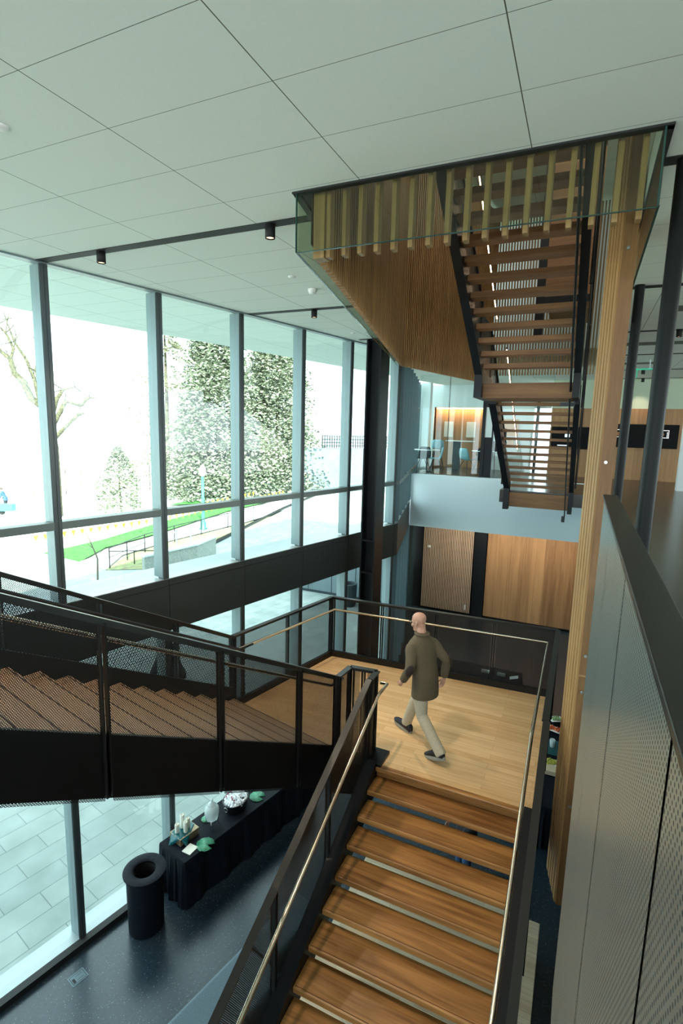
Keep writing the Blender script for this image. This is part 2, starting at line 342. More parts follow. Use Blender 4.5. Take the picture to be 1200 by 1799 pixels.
# upper floor slabs
mb = MB()
mb.prism([(.115, -9), (13, -9), (13, 2.75), (.115, 2.75)], ZC-.3, ZC)
mb.box(.36, 13, 2.75, 13, ZC-.3, ZC); mb.box(-1.75, 13, 13.0, 15.855, ZC-.3, ZC)
mb.prism([(C2.x, 16.15), (.36, 16.15), (.36, 15.86), (13, 15.86), (13, 22), (-6.3, 22)], ZC-.3, ZC)
mb.prism([xy(F(3.3, -9)), xy(F(3.3, -.25)), xy(F(5.5, -.25)), xy(F(5.5, -9))], ZC-.3, ZC)
struct('floor_upper', mb, G['floor_u'])
mb = MB(); mb.box(C2.x, .36, 15.86, 16.15, -2.975, ZC+.002); mb.box(C2.x-1.4, 13, 16.15, 22, -2.985, -2.9); struct('trim_1', mb, G['fascia'])
mb = MB(); mb.box(.36, .5, 2.8, 15.9, -2.975, ZC); struct('trim_2', mb, G['white'])
mb = MB(); mb.box(.36, 13, -9, 16, -2.985, -2.9); struct('ceiling_lower', mb, G['white'])
mb = MB(); mb.obox(F(6.34, -9, ZG), Vector((21, 0, 0)), Vector((0, .2, 0)), ZV*3.9); struct('wall_front_unseen', mb, G['white'])  # unseen, ground level only; added to darken the areas below the gallery
mb = MB(); mb.box(13, 13.2, -9, 22, ZG, -2.9); struct('wall_right_unseen', mb, G['white'])  # unseen, added like the front wall to keep the ground level dark
# back wall, ground level: dark reveal, panels
mb = MB(); mb.box(-5.9, 13, 19.75, 20.0, ZG, -2.985); struct('wall_back_lower', mb, G['black'])
t = thing('slatted_wall_panel', 'pale vertical timber slat wall on ground level below the white fascia', 'slat wall', (-4.4, 19.7, ZG))
mb = MB(); mb.box(-5.39, -3.45, 19.69, 19.745, ZG+.05, -2.985); obj('backing', mb, G['slatback'], t)
for i in range(30):
    x = -5.37+i*.0648
    mb = MB(); mb.box(x, x+.033, 19.655, 19.69, ZG+.08, -2.99); obj('slat', mb, G['slatw'], t)
t = thing('wood_wall_panelling', 'broad vertical oak board wall on ground level right of the dark doorway', 'wood panelling', (-.5, 19.65, ZG))
for i in range(15):
    x = -2.93+i*.43
    mb = MB(); mb.box(x, x+.427, 19.62, 19.745, ZG+.1, -2.99); obj('board', mb, G['panel'], t)
mb = MB(); mb.box(-3.36, -2.96, 19.55, 19.72, ZG, -2.985); struct('door_1', mb, G['steel'])
tag(obj('wall_camera', MB().lathe((0, 0, 0), [(0, .05), (.05, .04), (.07, 0), (.07, -.04), (0, -.04)], 16), G['sign']), 'small round white fitting high on the timber slat wall', 'wall fitting').location = (-5.12, 19.56, -4.46)
mb = MB(); mb.box(-3.66, -3.58, 19.58, 19.615, -6.75, -6.55); tag(obj('wall_switch', mb, G['sign']), 'small white switch plate low on the timber slat wall', 'switch')
# teal glass wall between facade corner and slat wall
mb = MB(); mb.obox(Vector((-4.86, 15.95, ZG)), Vector((-.86, 3.6, 0)), Vector((.02, .005, 0)), ZV*3.98); struct('window_20', mb, mat('teal_glass_panel', (.05, .14, .17), .12))
for k in range(5):
    p = Vector((-4.86, 15.95, ZG))+Vector((-.86, 3.6, 0))*(k/4.0)
    mb = MB(); mb.obox(p, RV*.05, RN*.18, ZV*3.98); struct('trim_%d' % (30+k), mb, G['alum'])

# ------------------------------------------------------------------ facade
ms = [-8.7+1.4505*j for j in range(8)]; ms = [s for s in ms if s < 2.5]
ms = [2.9116-1.4505*k for k in range(8, 0, -1)]+[2.9116, 4.356, 5.806, 7.271, 8.722, 10.55]
wi = 1
for i, s in enumerate(ms):
    mb = MB(); mb.fbox(6.338, 6.47, s-.085, s-.045, -6.90, -2.975); mb.fbox(6.338, 6.47, s-.04, s, -6.90, -2.975); mb.fbox(6.345, 6.47, s-.046, s-.038, -6.9, -2.975)
    lo = struct('trim_%d' % (40+i), mb, G['alumd'])
    mb = MB(); mb.fbox(6.352, 6.56, s-.092, s-.086, -6.88, -2.99); struct('mullion_side', mb, G['alum'], lo)  # side strip in the paler tone that stands in for daylight
    mb = MB(); mb.fbox(6.338, 6.47, s-.085, s-.045, -2.19, HC); mb.fbox(6.338, 6.47, s-.04, s, -2.19, HC); mb.fbox(6.345, 6.47, s-.046, s-.038, -2.19, HC)
    up = struct('trim_%d' % (60+i), mb, G['alumd'])
    mb = MB(); mb.fbox(6.352, 6.56, s-.092, s-.086, -2.17, HC-.01); struct('mullion_side', mb, G['alum'], up)
    if i < len(ms)-1:
        e = ms[i+1]
        mb = MB(); mb.fbox(6.46, 6.47, s, e-.085, -2.19, HC+.02); mb.fbox(6.46, 6.47, s, e-.085, -6.9, -2.975)
        wd = struct('window_%d' % wi, mb, G['glass']); wi += 1
        mb = MB(); mb.fbox(6.34, 6.5, s, e-.085, -1.275, -1.182); struct('transom', mb, G['transom'], wd)
mb = MB(); mb.fbox(6.338, 6.9, -9, 10.7, -2.975, -2.30); mb.fbox(6.338, 6.9, -9, 10.7, -2.292, -2.20)
sp_ = struct('trim_80', mb, G['span'])
mb = MB(); mb.fbox(6.342, 7.0, -9, 10.66, -2.2, -2.19); struct('sill', mb, G['spancap'], sp_)
mb = MB()
for s in ms: mb.fbox(6.334, 6.342, s-.003, s+.003, -2.97, -2.2)
mb.fbox(6.334, 6.342, -9, 10.7, -2.299, -2.293); struct('panel_joint', mb, G['black'], sp_)
mb = MB(); mb.fbox(6.24, 6.34, -9, 10.6, ZG, ZG+.09); bs = struct('baseboard_left', mb, G['black'])
mb = MB(); mb.fbox(6.34, 6.64, -9, 10.62, ZG, ZG+.085); struct('sill', mb, G['spancap'], bs)
mb = MB(); mb.fbox(6.30, 6.42, -9, 10.66, HC-.02, HC+.01); struct('trim_81', mb, G['alum'])
# turned facade
L2 = (C2-C1).length; RVV = (C2-C1).normalized(); RNN = Vector((-RVV.y, RVV.x, 0))
for k in range(9):
    p = C1+RVV*(.12+k*.98)
    for (z0, z1) in ((-6.88, -2.975), (-2.19, HC)):
        if k > 4 and z0 < -5: continue
        mb = MB(); mb.obox(p+ZV*z0, RVV*.05, RNN*.28-RNN*.0, ZV*(z1-z0)); struct('trim_%d' % (90+k+(20 if z0 > -5 else 0)), mb, G['fin'])
mb = MB(); mb.obox(C1+RNN*.2+ZV*-6.9, RVV*4.1, RNN*.01, ZV*3.93); mb.obox(C1+RNN*.2-ZV*2.19, RVV*8.3, RNN*.01, ZV*3.95); w2 = struct('window_15', mb, G['glass'])
mb = MB(); mb.obox(C1-ZV*1.275, RVV*8.3, RNN*.2, ZV*.09); struct('transom', mb, G['transom'], w2)
mb = MB(); mb.obox(C1-ZV*2.975, RVV*4.13, RNN*.6, ZV*.78); s2 = struct('trim_82', mb, G['span'])
mb = MB(); mb.obox(C1-ZV*2.19+RNN*.01, RVV*8.3, RNN*.6, ZV*.01); struct('sill', mb, G['spancap'], s2)
mb = MB(); mb.obox(C1+ZV*ZG, RVV*4.2, RNN*.3, ZV*.09); struct('baseboard_back', mb, G['black'])

# ------------------------------------------------------------------ ceiling slots
def slot(x0, x1, y, n, wd=.115):
    mb = MB(); mb.box(x0, x1, y-wd/2, y+wd/2, HC-.006, HC+.004); return struct('trim_%d' % n, mb, G['black'])
slot(-5.62, -2.12, 4.12, 120); slot(.30, 12.9, 4.12, 121); slot(-4.93, -2.95, 7.13, 122); slot(.30, 12.9, 7.30, 123)
for k, y in enumerate((10.25, 13.1, 16.0, 18.3)): slot(.30, 12.9, y, 124+k, .1)
slot(-4.15, -3.75, 9.75, 129)
for k, (x0, x1, y) in enumerate(((.9, 1.9, 8.6), (.45, 2.8, 11.6), (.6, 1.55, 14.6))):
    mb = MB(); mb.box(x0, x1, y-.17, y+.17, HC-.008, HC+.003); tag(obj('ceiling_vent', mb, G['grill']),
        ['grey linear ceiling grille nearest the dark round column', 'long grey linear ceiling grille, middle of the three on the right', 'grey linear ceiling grille farthest back on the right'][k], 'vent', 'ceiling grilles')
def spot(x, y, label):
    t = thing('ceiling_spotlight', label, 'spotlight', (x, y, HC-.12), 'black cylinder ceiling spotlights')
    mb = MB(); mb.lathe((x, y, HC-.115), [(.036, 0), (.044, 0), (.044, .11), (0, .11)], 20); obj('housing', mb, G['black'], t)
    mb = MB(); mb.lathe((x, y, HC-.105), [(.036, 0), (0, .003)], 20); obj('lamp', mb, G['lampglow'], t)
    d = bpy.data.lights.new('spot_light', 'SPOT'); d.energy = 170 if y < 9 else 25; d.color = (1, .80, .60); d.spot_size = math.radians(95); d.spot_blend = .8; d.shadow_soft_size = .04
    o = bpy.data.objects.new('spot_light', d); COL.objects.link(o); o.parent = t; o.location = (0, 0, 0)
spot(-4.64, 4.12, 'black cylinder spotlight near the windows in the front ceiling slot')
spot(-2.62, 4.12, 'black cylinder spotlight beside the glass edge of the stair opening')
spot(-3.78, 7.15, 'black cylinder spotlight in the second ceiling slot')
spot(1.23, 10.25, 'black cylinder spotlight over the right gallery, nearest of three')
spot(1.22, 16.0, 'black cylinder spotlight over the right gallery, middle of three')
spot(1.41, 18.3, 'black cylinder spotlight over the right gallery, farthest of three')
def disc(x, y, r, name, label, cat, h=.012, m='sign'):
    mb = MB(); mb.lathe((x, y, HC-h), [(0, 0), (r*.8, 0), (r, h*.6), (r, h)], 24); tag(obj(name, mb, G[m]), label, cat)
disc(-3.32, 2.25, .05, 'ceiling_disc', 'flat white round ceiling disc at the left edge of view', 'ceiling fitting')
disc(-3.24, 5.56, .045, 'ceiling_disc', 'flat white round ceiling disc left of the glass-edged opening', 'ceiling fitting')
disc(-3.27, 6.13, .055, 'smoke_detector', 'domed white smoke detector beside the timber slat screen', 'smoke detector', .05)
disc(-3.99, 9.06, .04, 'ceiling_disc', 'flat white round ceiling disc close to the dark steel column', 'ceiling fitting')

# ------------------------------------------------------------------ glass skirt around the opening
dL = Vector((H4[0]-H0[0], H4[1]-H0[1], 0))
t = thing('glass_skirt', 'green-edged clear glass panels hanging around the stair opening in the ceiling', 'glass skirt', (-1, 3.66, 1.3))
mb = MB(); mb.obox(Vector((H0[0], H0[1], 1.30)), Vector((2.36, 0, -.005)), Vector((0, .012, 0)), ZV*.42); obj('front_pane', mb, G['gglass'], t)
mb = MB(); mb.obox(Vector((H0[0], H0[1]+.02, 1.30)), dL, Vector((.012, 0, 0)), ZV*.42); obj('left_pane', mb, G['gglass'], t)
mb = MB(); mb.obox(Vector((.255, 3.68, 1.30)), Vector((0, 8, 0)), Vector((.012, 0, 0)), ZV*.42); obj('right_pane', mb, G['gglass'], t)
eg = mat('glass_edge', (.02, .06, .05), .2)
mb = MB(); mb.obox(Vector((H0[0], H0[1]-.001, 1.296)), Vector((2.36, 0, -.005)), Vector((0, .014, 0)), ZV*.005); mb.obox(Vector((H0[0], H0[1], 1.296)), dL, Vector((.014, 0, 0)), ZV*.005)
mb.obox(Vector((.254, 3.66, 1.296)), Vector((0, 8, 0)), Vector((.014, 0, 0)), ZV*.005); mb.box(H0[0]-.002, H0[0]+.006, 3.655, 3.67, 1.3, HC); mb.box(.252, .262, 3.655, 3.67, 1.3, HC); obj('pane_edge', mb, eg, t)
mb = MB(); mb.box(H0[0]-.03, .30, 3.645, 3.70, HC-.012, HC+.02); mb.box(.25, .30, 3.66, 14.5, HC-.012, HC+.02); mb.obox(Vector((H0[0]-.03, H0[1], HC-.012)), dL, Vector((.05, 0, 0)), ZV*.03); obj('edge_frame', mb, G['black'], t)

# ------------------------------------------------------------------ slat screens inside the opening
t = thing('front_slat_screen', 'row of wide-set hanging timber slats behind the front glass of the ceiling opening', 'slat screen', (-.9, 3.8, 1.28))
for i in range(17):
    x = -1.90+i*.1285
    mb = MB(); mb.box(x, x+.032, 3.765, 3.84, 1.275, 5.5); obj('slat', mb, G['slat_f'], t)
t = thing('left_slat_screen', 'long close-set timber slat screen along the window side of the ceiling opening', 'slat screen', (-2.7, 7, 1.28))
p0 = Vector((-2.0, 3.77, 0)); p1 = Vector((-3.515, 10.39, 0)); d = (p1-p0); n_ = 74
side = Vector((d.y, -d.x, 0)).normalized()
for i in range(n_):
    p = p0+d*(i/n_); mb = MB(); mb.obox(p+ZV*1.28, d.normalized()*.030, side*.055, ZV*4.2); o = obj('slat', mb, G['slat'], t)
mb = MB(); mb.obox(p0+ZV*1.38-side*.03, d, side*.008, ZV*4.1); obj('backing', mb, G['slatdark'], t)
mb = MB(); mb.obox(p0+ZV*1.27+Vector((0, -.02, 0)), Vector((.09, 0, 0)), Vector((0, .10, 0)), ZV*4.2); obj('corner_post', mb, G['slat_f'], t)
t = thing('rear_slat_screen', 'close-set timber slat screen at the far end of the ceiling opening', 'slat screen', (-3.2, 12, 1.28))
q0 = p1; q1 = Vector((-2.5, 14.75, 0)); d = q1-q0; side = Vector((d.y, -d.x, 0)).normalized(); n_ = 60
for i in range(n_):
    p = q0+d*(i/n_); mb = MB(); mb.obox(p+ZV*1.28, d.normalized()*.034, side*.07, ZV*4.2); obj('slat', mb, G['slat'], t)
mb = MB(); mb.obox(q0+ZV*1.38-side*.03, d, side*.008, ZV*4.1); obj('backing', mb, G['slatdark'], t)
t = thing('end_slat_screen', 'bright timber slat screen seen through the treads of the suspended staircase', 'slat screen', (-1.2, 14.8, 1.28))
for i in range(40):
    x = -2.5+i*.07; mb = MB(); mb.box(x, x+.034, 14.75, 14.82, 1.5, 5.5); obj('slat', mb, G['slat_f'], t)

# ------------------------------------------------------------------ suspended staircase (upper)
R_, GU = .16, .254
t = thing('suspended_staircase', 'suspended open-tread timber staircase with black stringers coming down through the ceiling opening', 'staircase', (-.9, 10, ZC))
for i in range(-14, 8):
    y, z = 7.076+GU*i, 2.137-R_*i
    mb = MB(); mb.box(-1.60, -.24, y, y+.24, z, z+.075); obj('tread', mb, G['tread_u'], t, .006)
GL = .259
for i in range(0, 12):
    y, z = 10.148+GL*i, .556-R_*i
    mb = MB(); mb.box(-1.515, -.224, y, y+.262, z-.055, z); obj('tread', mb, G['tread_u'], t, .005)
mb = MB(); mb.box(-1.0, -.10, 11.9, 12.0, 2.75, 5.5); mb.box(-1.0, -.10, 12.0, 14.6, 2.70, 2.78); obj('upper_landing', mb, G['tread_u'], t)
mb = MB(); mb.box(-1.16, -1.0, 11.9, 12.1, 1.9, 5.5); mb.box(-1.16, -.1, 11.88, 11.96, 2.62, 2.75); obj('hanger', mb, G['steel'], t)
mb = MB(); mb.box(-1.60, -.24, 9.02, 10.1, .74, .80); mb.box(-1.60, -.24, 9.02, 9.08, .56, .74); mb.box(-1.6, -.24, 9.05, 10.1, .56, .58); obj('middle_landing', mb, G['tread_u'], t)
mb = MB(); mb.box(-1.515, -.224, 12.93, 12.99, -1.72, -1.38); obj('bottom_riser', mb, G['tread_u'], t)
def stringer(mb, x0, x1, ya, za, yb, zb, dn, up):
    vs = [(x0, ya, za-dn), (x0, yb, zb-dn), (x0, yb, zb+up), (x0, ya, za+up)]; vs += [(x1, v[1], v[2]) for v in vs]
    fs = [(0, 1, 2, 3), (7, 6, 5, 4), (0, 4, 5, 1), (1, 5, 6, 2), (2, 6, 7, 3), (3, 7, 4, 0)]
    if x1 > x0: fs = [tuple(reversed(f)) for f in fs]
    mb.add(vs, fs)
for (xa, xb, xc, xd) in ((-1.72, -1.60, -1.64, -1.515), (-.24, -.14, -.224, -.13)):
    mb = MB(); stringer(mb, xa, xb, 3.5, 4.39, 8.9, .99, .10, .18); mb.box(xa, xb, 8.85, 9.95, .56, .95); obj('stringer', mb, G['steel'], t)
    mb = MB(); stringer(mb, xc, xd, 9.9, .71, 13.0, -1.21, .20, .12); mb.box(xc, xd, 12.8, 13.0, -1.78, -1.2); obj('stringer', mb, G['steel'], t)
for sx, x in (('l', -1.70), ('r', -.10)):
    mb = MB(); mb.bar((x, 3.5, 4.39+1.1), (x, 9.0, .93+1.1), .05, .05); mb.bar((x, 9.0, 1.85), (x, 10, 1.85), .05, .05); mb.bar((x, 10, 1.8), (x, 13, -.25), .05, .05); obj('top_rail', mb, G['dark'], t)
    for y in (4.2, 5.8, 7.4, 9.0, 10.2, 11.6, 12.9):
        z = 2.137-(y-7.076)/GU*R_ if y < 9.1 else .6-(y-10.148)/GL*R_
        mb = MB(); mb.box(x-.02, x+.02, y-.04, y+.04, z-.1, z+1.2); obj('guard_post', mb, G['dark'], t)
    mb = MB(); L_, H_ = [], []
    for y, z in ((3.5, 4.39), (9.0, .93), (10, .72), (13, -1.24)): L_.append((x, y, z+.05)); H_.append((x, y, z+1.08))
    mb.sheet(L_, H_, (1, 0, 0)); obj('guard_panel', mb, G['perf'], t)
mb = MB(); mb.tube([(-.27, 4.6, 3.45), (-.27, 9.1, .62), (-.27, 9.2, .50)], .017); mb.tube([(-.27, 9.2, .5), (-.27, 12.9, -1.85)], .014); mb.box(-.42, -.20, 9.45, 9.55, .46, .52); mb.box(-.33, -.26, 12.85, 12.95, -1.98, -1.85); obj('conduit', mb, G['pipe'], t)
mb = MB(); mb.tube([(-1.45, 3.5, 4.39+.9), (-1.45, 9.0, .93+.9)], .022); mb.tube([(-1.42, 10.1, .66+.85), (-1.42, 13, -1.24+.9)], .022); obj('handrail', mb, G['pipe'], t)
mb = MB(); mb.bar((-1.45, 3.5, 4.39+.872), (-1.45, 9.0, .93+.872), .014, .008); mb.bar((-1.42, 10.1, .66+.822), (-1.42, 13, -1.24+.872), .014, .008); obj('light_strip', mb, G['ledw'], t)
# ------------------------------------------------------------------ hanging timber post
t = thing('timber_post', 'tall hanging light timber post right of the suspended staircase', 'timber post', (.14, 5.2, -4.72))
poly = [(.1435, 5.2), (.248, 5.2), (.248, 5.68), (.039, 5.67)]
mb = MB(); mb.prism(poly, -4.72, 4.6); obj('post', mb, G['column'], t)
ln = Vector((.039-.1435, .47, 0)); 
for k in range(5):
    p = Vector((.1435, 5.2, -4.72))+ln*(.02+k*.2); q = Vector((-ln.y, ln.x, 0)).normalized()
    mb = MB(); mb.obox(p+q*0, ln*.13, q*.012, ZV*9.3); obj('lamella', mb, G['column'], t)
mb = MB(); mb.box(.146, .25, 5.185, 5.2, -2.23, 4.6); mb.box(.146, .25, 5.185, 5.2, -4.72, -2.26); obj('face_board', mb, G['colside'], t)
for z in (1.54, -.232, -2.04, -2.40, -3.6):
    mb = MB(); c = (.185, 5.183, z); mb.tube([(c[0], c[1], z), (c[0], c[1]-.012, z)], .014, 16); mb.tube([(c[0], c[1]-.012, z), (c[0], c[1]-.022, z)], .007, 12); obj('bolt', mb, G['silver'], t)

# ------------------------------------------------------------------ steel column and round columns
t = thing('steel_column', 'massive dark H-section steel column standing against the window wall', 'column', (-3.8, 9.9, ZG))
mb = MB(); mb.box(-3.69, -3.66, 9.68, 10.16, ZG, HC); obj('flange', mb, G['steel'], t)
mb = MB(); mb.box(-3.975, -3.945, 9.70, 10.16, ZG, HC); obj('flange', mb, G['steel'], t)
mb = MB(); mb.box(-3.945, -3.69, 9.9, 9.92, ZG, HC); obj('web', mb, G['steel'], t)
for z in (-2.25, -2.92):
    mb = MB(); mb.box(-3.945, -3.69, 9.72, 9.9, z, z+.03); obj('stiffener', mb, G['steel'], t)
for (y, lb) in ((4.12, 'thick black round column nearest the camera on the right gallery edge'), (7.2, 'slender black round column right behind the timber post')):
    mb = MB(); mb.tube([(.42, y, ZC), (.42, y, HC)], .052, 32); tag(obj('round_column', mb, mat('black_column_paint', (.007, .008, .008), .38, 0, .15)), lb, 'column')

# ------------------------------------------------------------------ guard beside the camera
t = thing('gallery_guard', 'perforated grey metal guard with wide dark cap running beside the camera', 'guard rail', (.13, 0, ZC))
mb = MB(); mb.box(.100, .16, -3, 2.72, -.284, -.270); mb.box(.112, .15, -3, 2.7, -.30, -.284); obj('cap', mb, G['darkcap'], t, .002)
ys = [2.70, 2.0, 1.256, .58, -.2, -1.2, -3]
for a, b in zip(ys, ys[1:]):
    mb = MB(); mb.sheet([(.106, b+.006, -2.96), (.106, a-.006, -2.96)], [(.106, b+.006, -.30), (.106, a-.006, -.30)], (1, 0, 0), .004); obj('guard_panel', mb, G['perf2'], t)
    mb = MB(); mb.box(.112, .135, a-.03, a-.006, -2.9, -.30); obj('guard_post', mb, G['dark'], t)
mb = MB(); mb.box(.150, .165, -3, 2.7, -2.96, ZC-.0); obj('slab_edge', mb, G['dark'], t)

# ------------------------------------------------------------------ landing
CA = F(5.36, 4.68); CB = Vector((-3.76, 7.97, 0)); CC = Vector((-.11, 8.2, 0)); CD = Vector((-.11, 5.41, 0)); CE = Vector((-2.04, 5.41, 0)); CF = Vector((-2.04, 5.66, 0)); CG = Vector((-2.38, 5.62, 0)); CH = F(3.49, 4.66)
t = thing('stair_landing', 'pale oak boarded stair landing with black edge guards where the man walks', 'landing', (-1.6, 6.8, ZL))
land = t
mb = MB(); mb.prism([xy(CA), xy(CB), xy(CC), (CD.x, 5.41), (-1.92, 5.41), (-1.92, 5.66), xy(CG), xy(CH)], ZL-.05, ZL); obj('floor_boards', mb, G['land'], t)
mb = MB(); mb.prism([xy(CA), xy(CB), xy(CC), (CD.x, 5.46), (-2.0, 5.46), xy(CH)], ZL-.45, ZL-.05); obj('platform_edge', mb, G['dark'], t)
mb = MB(); mb.box(-1.92, -.24, 5.385, 5.46, ZL-.055, ZL+.001); mb.box(-1.92, -.24, 5.43, 5.47, ZL-.2, ZL-.05); obj('nosing', mb, G['tread'], t, .01)
def guard(t, a, b, za, zb, side, nposts, name_post=True, skirt=True, hb=None, endposts=True, cap_h=1.07, w=.07):
    """straight guard from a to b; za, zb floor/nosing heights; side: unit vector to the walking side"""
    a, b = Vector((a[0], a[1], 0)), Vector((b[0], b[1], 0)); d = b-a
    A, B = a+ZV*(za+cap_h), b+ZV*(zb+cap_h)
    mb = MB(); mb.bar(A, B, w, .018); mb.bar(A-ZV*.02, B-ZV*.02, .035, .03); obj('top_rail', mb, G['darkcap'], t)
    for k in range(nposts+1):
        u = k/nposts; p = a+d*u; z = za+(zb-za)*u; dd = d.normalized()
        e = min(max(.03, 0), .03); p = p+dd*(e if k == 0 else -e if k == nposts else 0)
        mb = MB()
        for off in (-.022, .012): mb.obox(p+dd*off-side*.03+ZV*(z-.35), dd*.010, side*.05, ZV*(cap_h+.33))
        obj('guard_post', mb, G['dark'], t)
    for k in range(nposts):
        u0, u1 = k/nposts, (k+1)/nposts
        p, q = a+d*u0+d.normalized()*.045, a+d*u1-d.normalized()*.045; z0, z1 = za+(zb-za)*u0, za+(zb-za)*u1
        lo = -.02 if skirt else -.10
        mb = MB(); mb.sheet([p+ZV*(z0+lo), q+ZV*(z1+lo)], [p+ZV*(z0+cap_h-.03), q+ZV*(z1+cap_h-.03)], side, .003); obj('guard_panel', mb, G['perf'], t)
def unit(v): return Vector(v).normalized()
guard(t, xy(CA), xy(CB), ZL, ZL, -NV, 2); guard(t, xy(CB), xy(CC), ZL, ZL, -YV, 4); guard(t, xy(CC), xy(CD), ZL, ZL, -XV, 2)
mb = MB()
for a, b, sd_ in ((CA, CB, -NV), (CB, CC, -YV), (CC, CD, -XV)):
    dd = (b-a); mb.obox(a+ZV*(ZL-.02), dd, sd_*.05, ZV*.12)
obj('skirting', mb, G['dark'], t)
hr = lambda p, ox, oy, z: Vector((p.x+ox, p.y+oy, z))
mb = MB(); mb.tube([F(5.26, 4.5, ZL+.9), hr(CB, .11, -.14, ZL+.9), hr(CC, -.12, -.13, ZL+.9), Vector((-.23, 5.45, ZL+.9))], .02, 12); obj('handrail', mb, G['brass'], t)
# newel return between the two flights
guard(t, xy(CH), xy(CG), ZL, ZL, NV, 1); guard(t, xy(CG), xy(CF), ZL, ZL, YV, 2); guard(t, xy(CF), (-2.04, 5.42), ZL, ZL, XV, 1)
mb = MB(); mb.box(-2.06, -1.86, 5.40, 5.72, ZL-.05, ZL+.03); obj('stringer_head', mb, G['steel'], t)

# ------------------------------------------------------------------ front flight (down towards the camera)
g, r = .282, .1306
t = thing('front_staircase', 'wide open-tread oak staircase descending from the landing towards the camera', 'staircase', (-1.1, 2, ZG))
for i in range(1, 23):
    y, z = 5.41-g*i, ZL-r*i
    mb = MB(); mb.box(-1.92, -.24, y, y+.315, z-.062, z); tr = obj('tread', mb, G['tread'], t, .012, 3)
    mb = MB(); mb.box(-1.9, -.26, y+.018, y+.023, z-.001, z+.0008); obj('nosing_groove', mb, mat('groove', (.08, .03, .012), .7) if i == 1 else bpy.data.materials['groove'], tr)
ye = 5.41-g*22; ze = ZL-r*22
for xa, xb in ((-2.05, -1.92), (-.24, -.11)):
    mb = MB(); stringer(mb, xa, xb, ye, ze, 5.41, ZL, .36, .06); obj('stringer', mb, G['steel'], t)
guard(t, (-2.05, 5.41), (-2.05, ye), ZL, ze, XV, 6, skirt=False, w=.07, cap_h=1.07)
guard(t, (-.10, 5.41), (-.10, ye), ZL, ze, -XV, 6, skirt=False, w=.07, cap_h=1.07)
mb = MB(); mb.tube([(-2.02, 5.72, ZL+.9), (-1.93, 5.72, ZL+.9), (-1.93, 5.40, ZL+.9), (-1.93, ye, ze+.9)], .02, 12); obj('handrail', mb, G['brass'], t)
mb = MB(); mb.tube([(-.23, 5.45, ZL+.9), (-.23, 5.40, ZL+.9), (-.23, ye, ze+.9)], .02, 12); obj('handrail', mb, G['brass'], t)

# ------------------------------------------------------------------ facade flight (up to the left)
g2, r2 = .28, .15
t = thing('window_staircase', 'oak staircase behind perforated black panels rising left along the windows', 'staircase', tuple(F(4.4, 2, ZL)))
for i in range(17):
    s0, z = 4.67-g2*i, ZL+r2*(i+1)
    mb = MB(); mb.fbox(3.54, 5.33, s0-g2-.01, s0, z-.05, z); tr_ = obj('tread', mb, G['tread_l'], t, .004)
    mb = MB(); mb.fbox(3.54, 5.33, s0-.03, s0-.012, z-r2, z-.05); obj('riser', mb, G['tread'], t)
    mb = MB(); mb.fbox(3.56, 5.31, s0-.028, s0-.016, z-.001, z+.001); obj('nosing_groove', mb, G['slatdark'], tr_)
def fstr(mb, D0, D1, dn, up, sa=4.67, sb=-.25):
    sl = r2/g2; za, zb = ZL+r2, ZL+r2+sl*(sa-sb)
    vs = [F(D0, sa, za-dn), F(D0, sb, zb-dn), F(D0, sb, zb+up), F(D0, sa, za+up), F(D1, sa, za-dn), F(D1, sb, zb-dn), F(D1, sb, zb+up), F(D1, sa, za+up)]
    mb.add(vs, [(0, 1, 2, 3), (7, 6, 5, 4), (0, 4, 5, 1), (1, 5, 6, 2), (2, 6, 7, 3), (3, 7, 4, 0)])
mb = MB(); fstr(mb, 3.50, 3.54, .50, .02); mb.fbox(3.50, 3.54, 4.6, 5.0, ZL-.42, ZL+.1); obj('stringer', mb, G['dark'], t)
mb = MB(); fstr(mb, 5.33, 5.37, .50, .16); obj('stringer', mb, G['dark'], t)
mb = MB(); fstr(mb, 3.54, 5.33, .50, -.44); obj('soffit', mb, G['dark'], t)
sl = r2/g2; zt = lambda s: ZL+r2+sl*(4.67-s)-r2
sA, sB = 4.66, -.25
for (D, sgn, posts) in ((3.47, 1, (4.62, 3.96, 2.89, 1.82, .75, -.2)), (5.38, -1, (4.68, 3.78, 2.82, 1.85, .88, -.2))):
    mb = MB(); mb.bar(F(D, sA, zt(sA)+1.07), F(D, sB, zt(sB)+1.07), .06, .018); mb.bar(F(D, sA, zt(sA)+1.045), F(D, sB, zt(sB)+1.045), .03, .035); obj('top_rail', mb, G['darkcap'], t)
    for s in posts:
        mb = MB(); mb.fbox(D-.02, D+.03, s-.028, s-.014, zt(s)-.32, zt(s)+1.04); mb.fbox(D-.02, D+.03, s+.014, s+.028, zt(s)-.32, zt(s)+1.04); obj('guard_post', mb, G['dark'], t)
    for a, b in zip(posts, posts[1:]):
        a_, b_ = a-.03, b+.03; lo = -.36 if sgn > 0 else .12
        mb = MB(); mb.sheet([F(D, a_, zt(a_)+lo), F(D, b_, zt(b_)+lo)], [F(D, a_, zt(a_)+1.04), F(D, b_, zt(b_)+1.04)], NV, .003); obj('guard_panel', mb, G['perf'], t)
for D in (3.62, 5.24):
    mb = MB(); mb.tube([F(D, 4.95, ZL+.9), F(D, 4.7, ZL+.9), F(D, -.2, zt(-.2)+.9)], .018, 12); obj('handrail', mb, G['brass'] if D < 4 else G['pipe'], t)

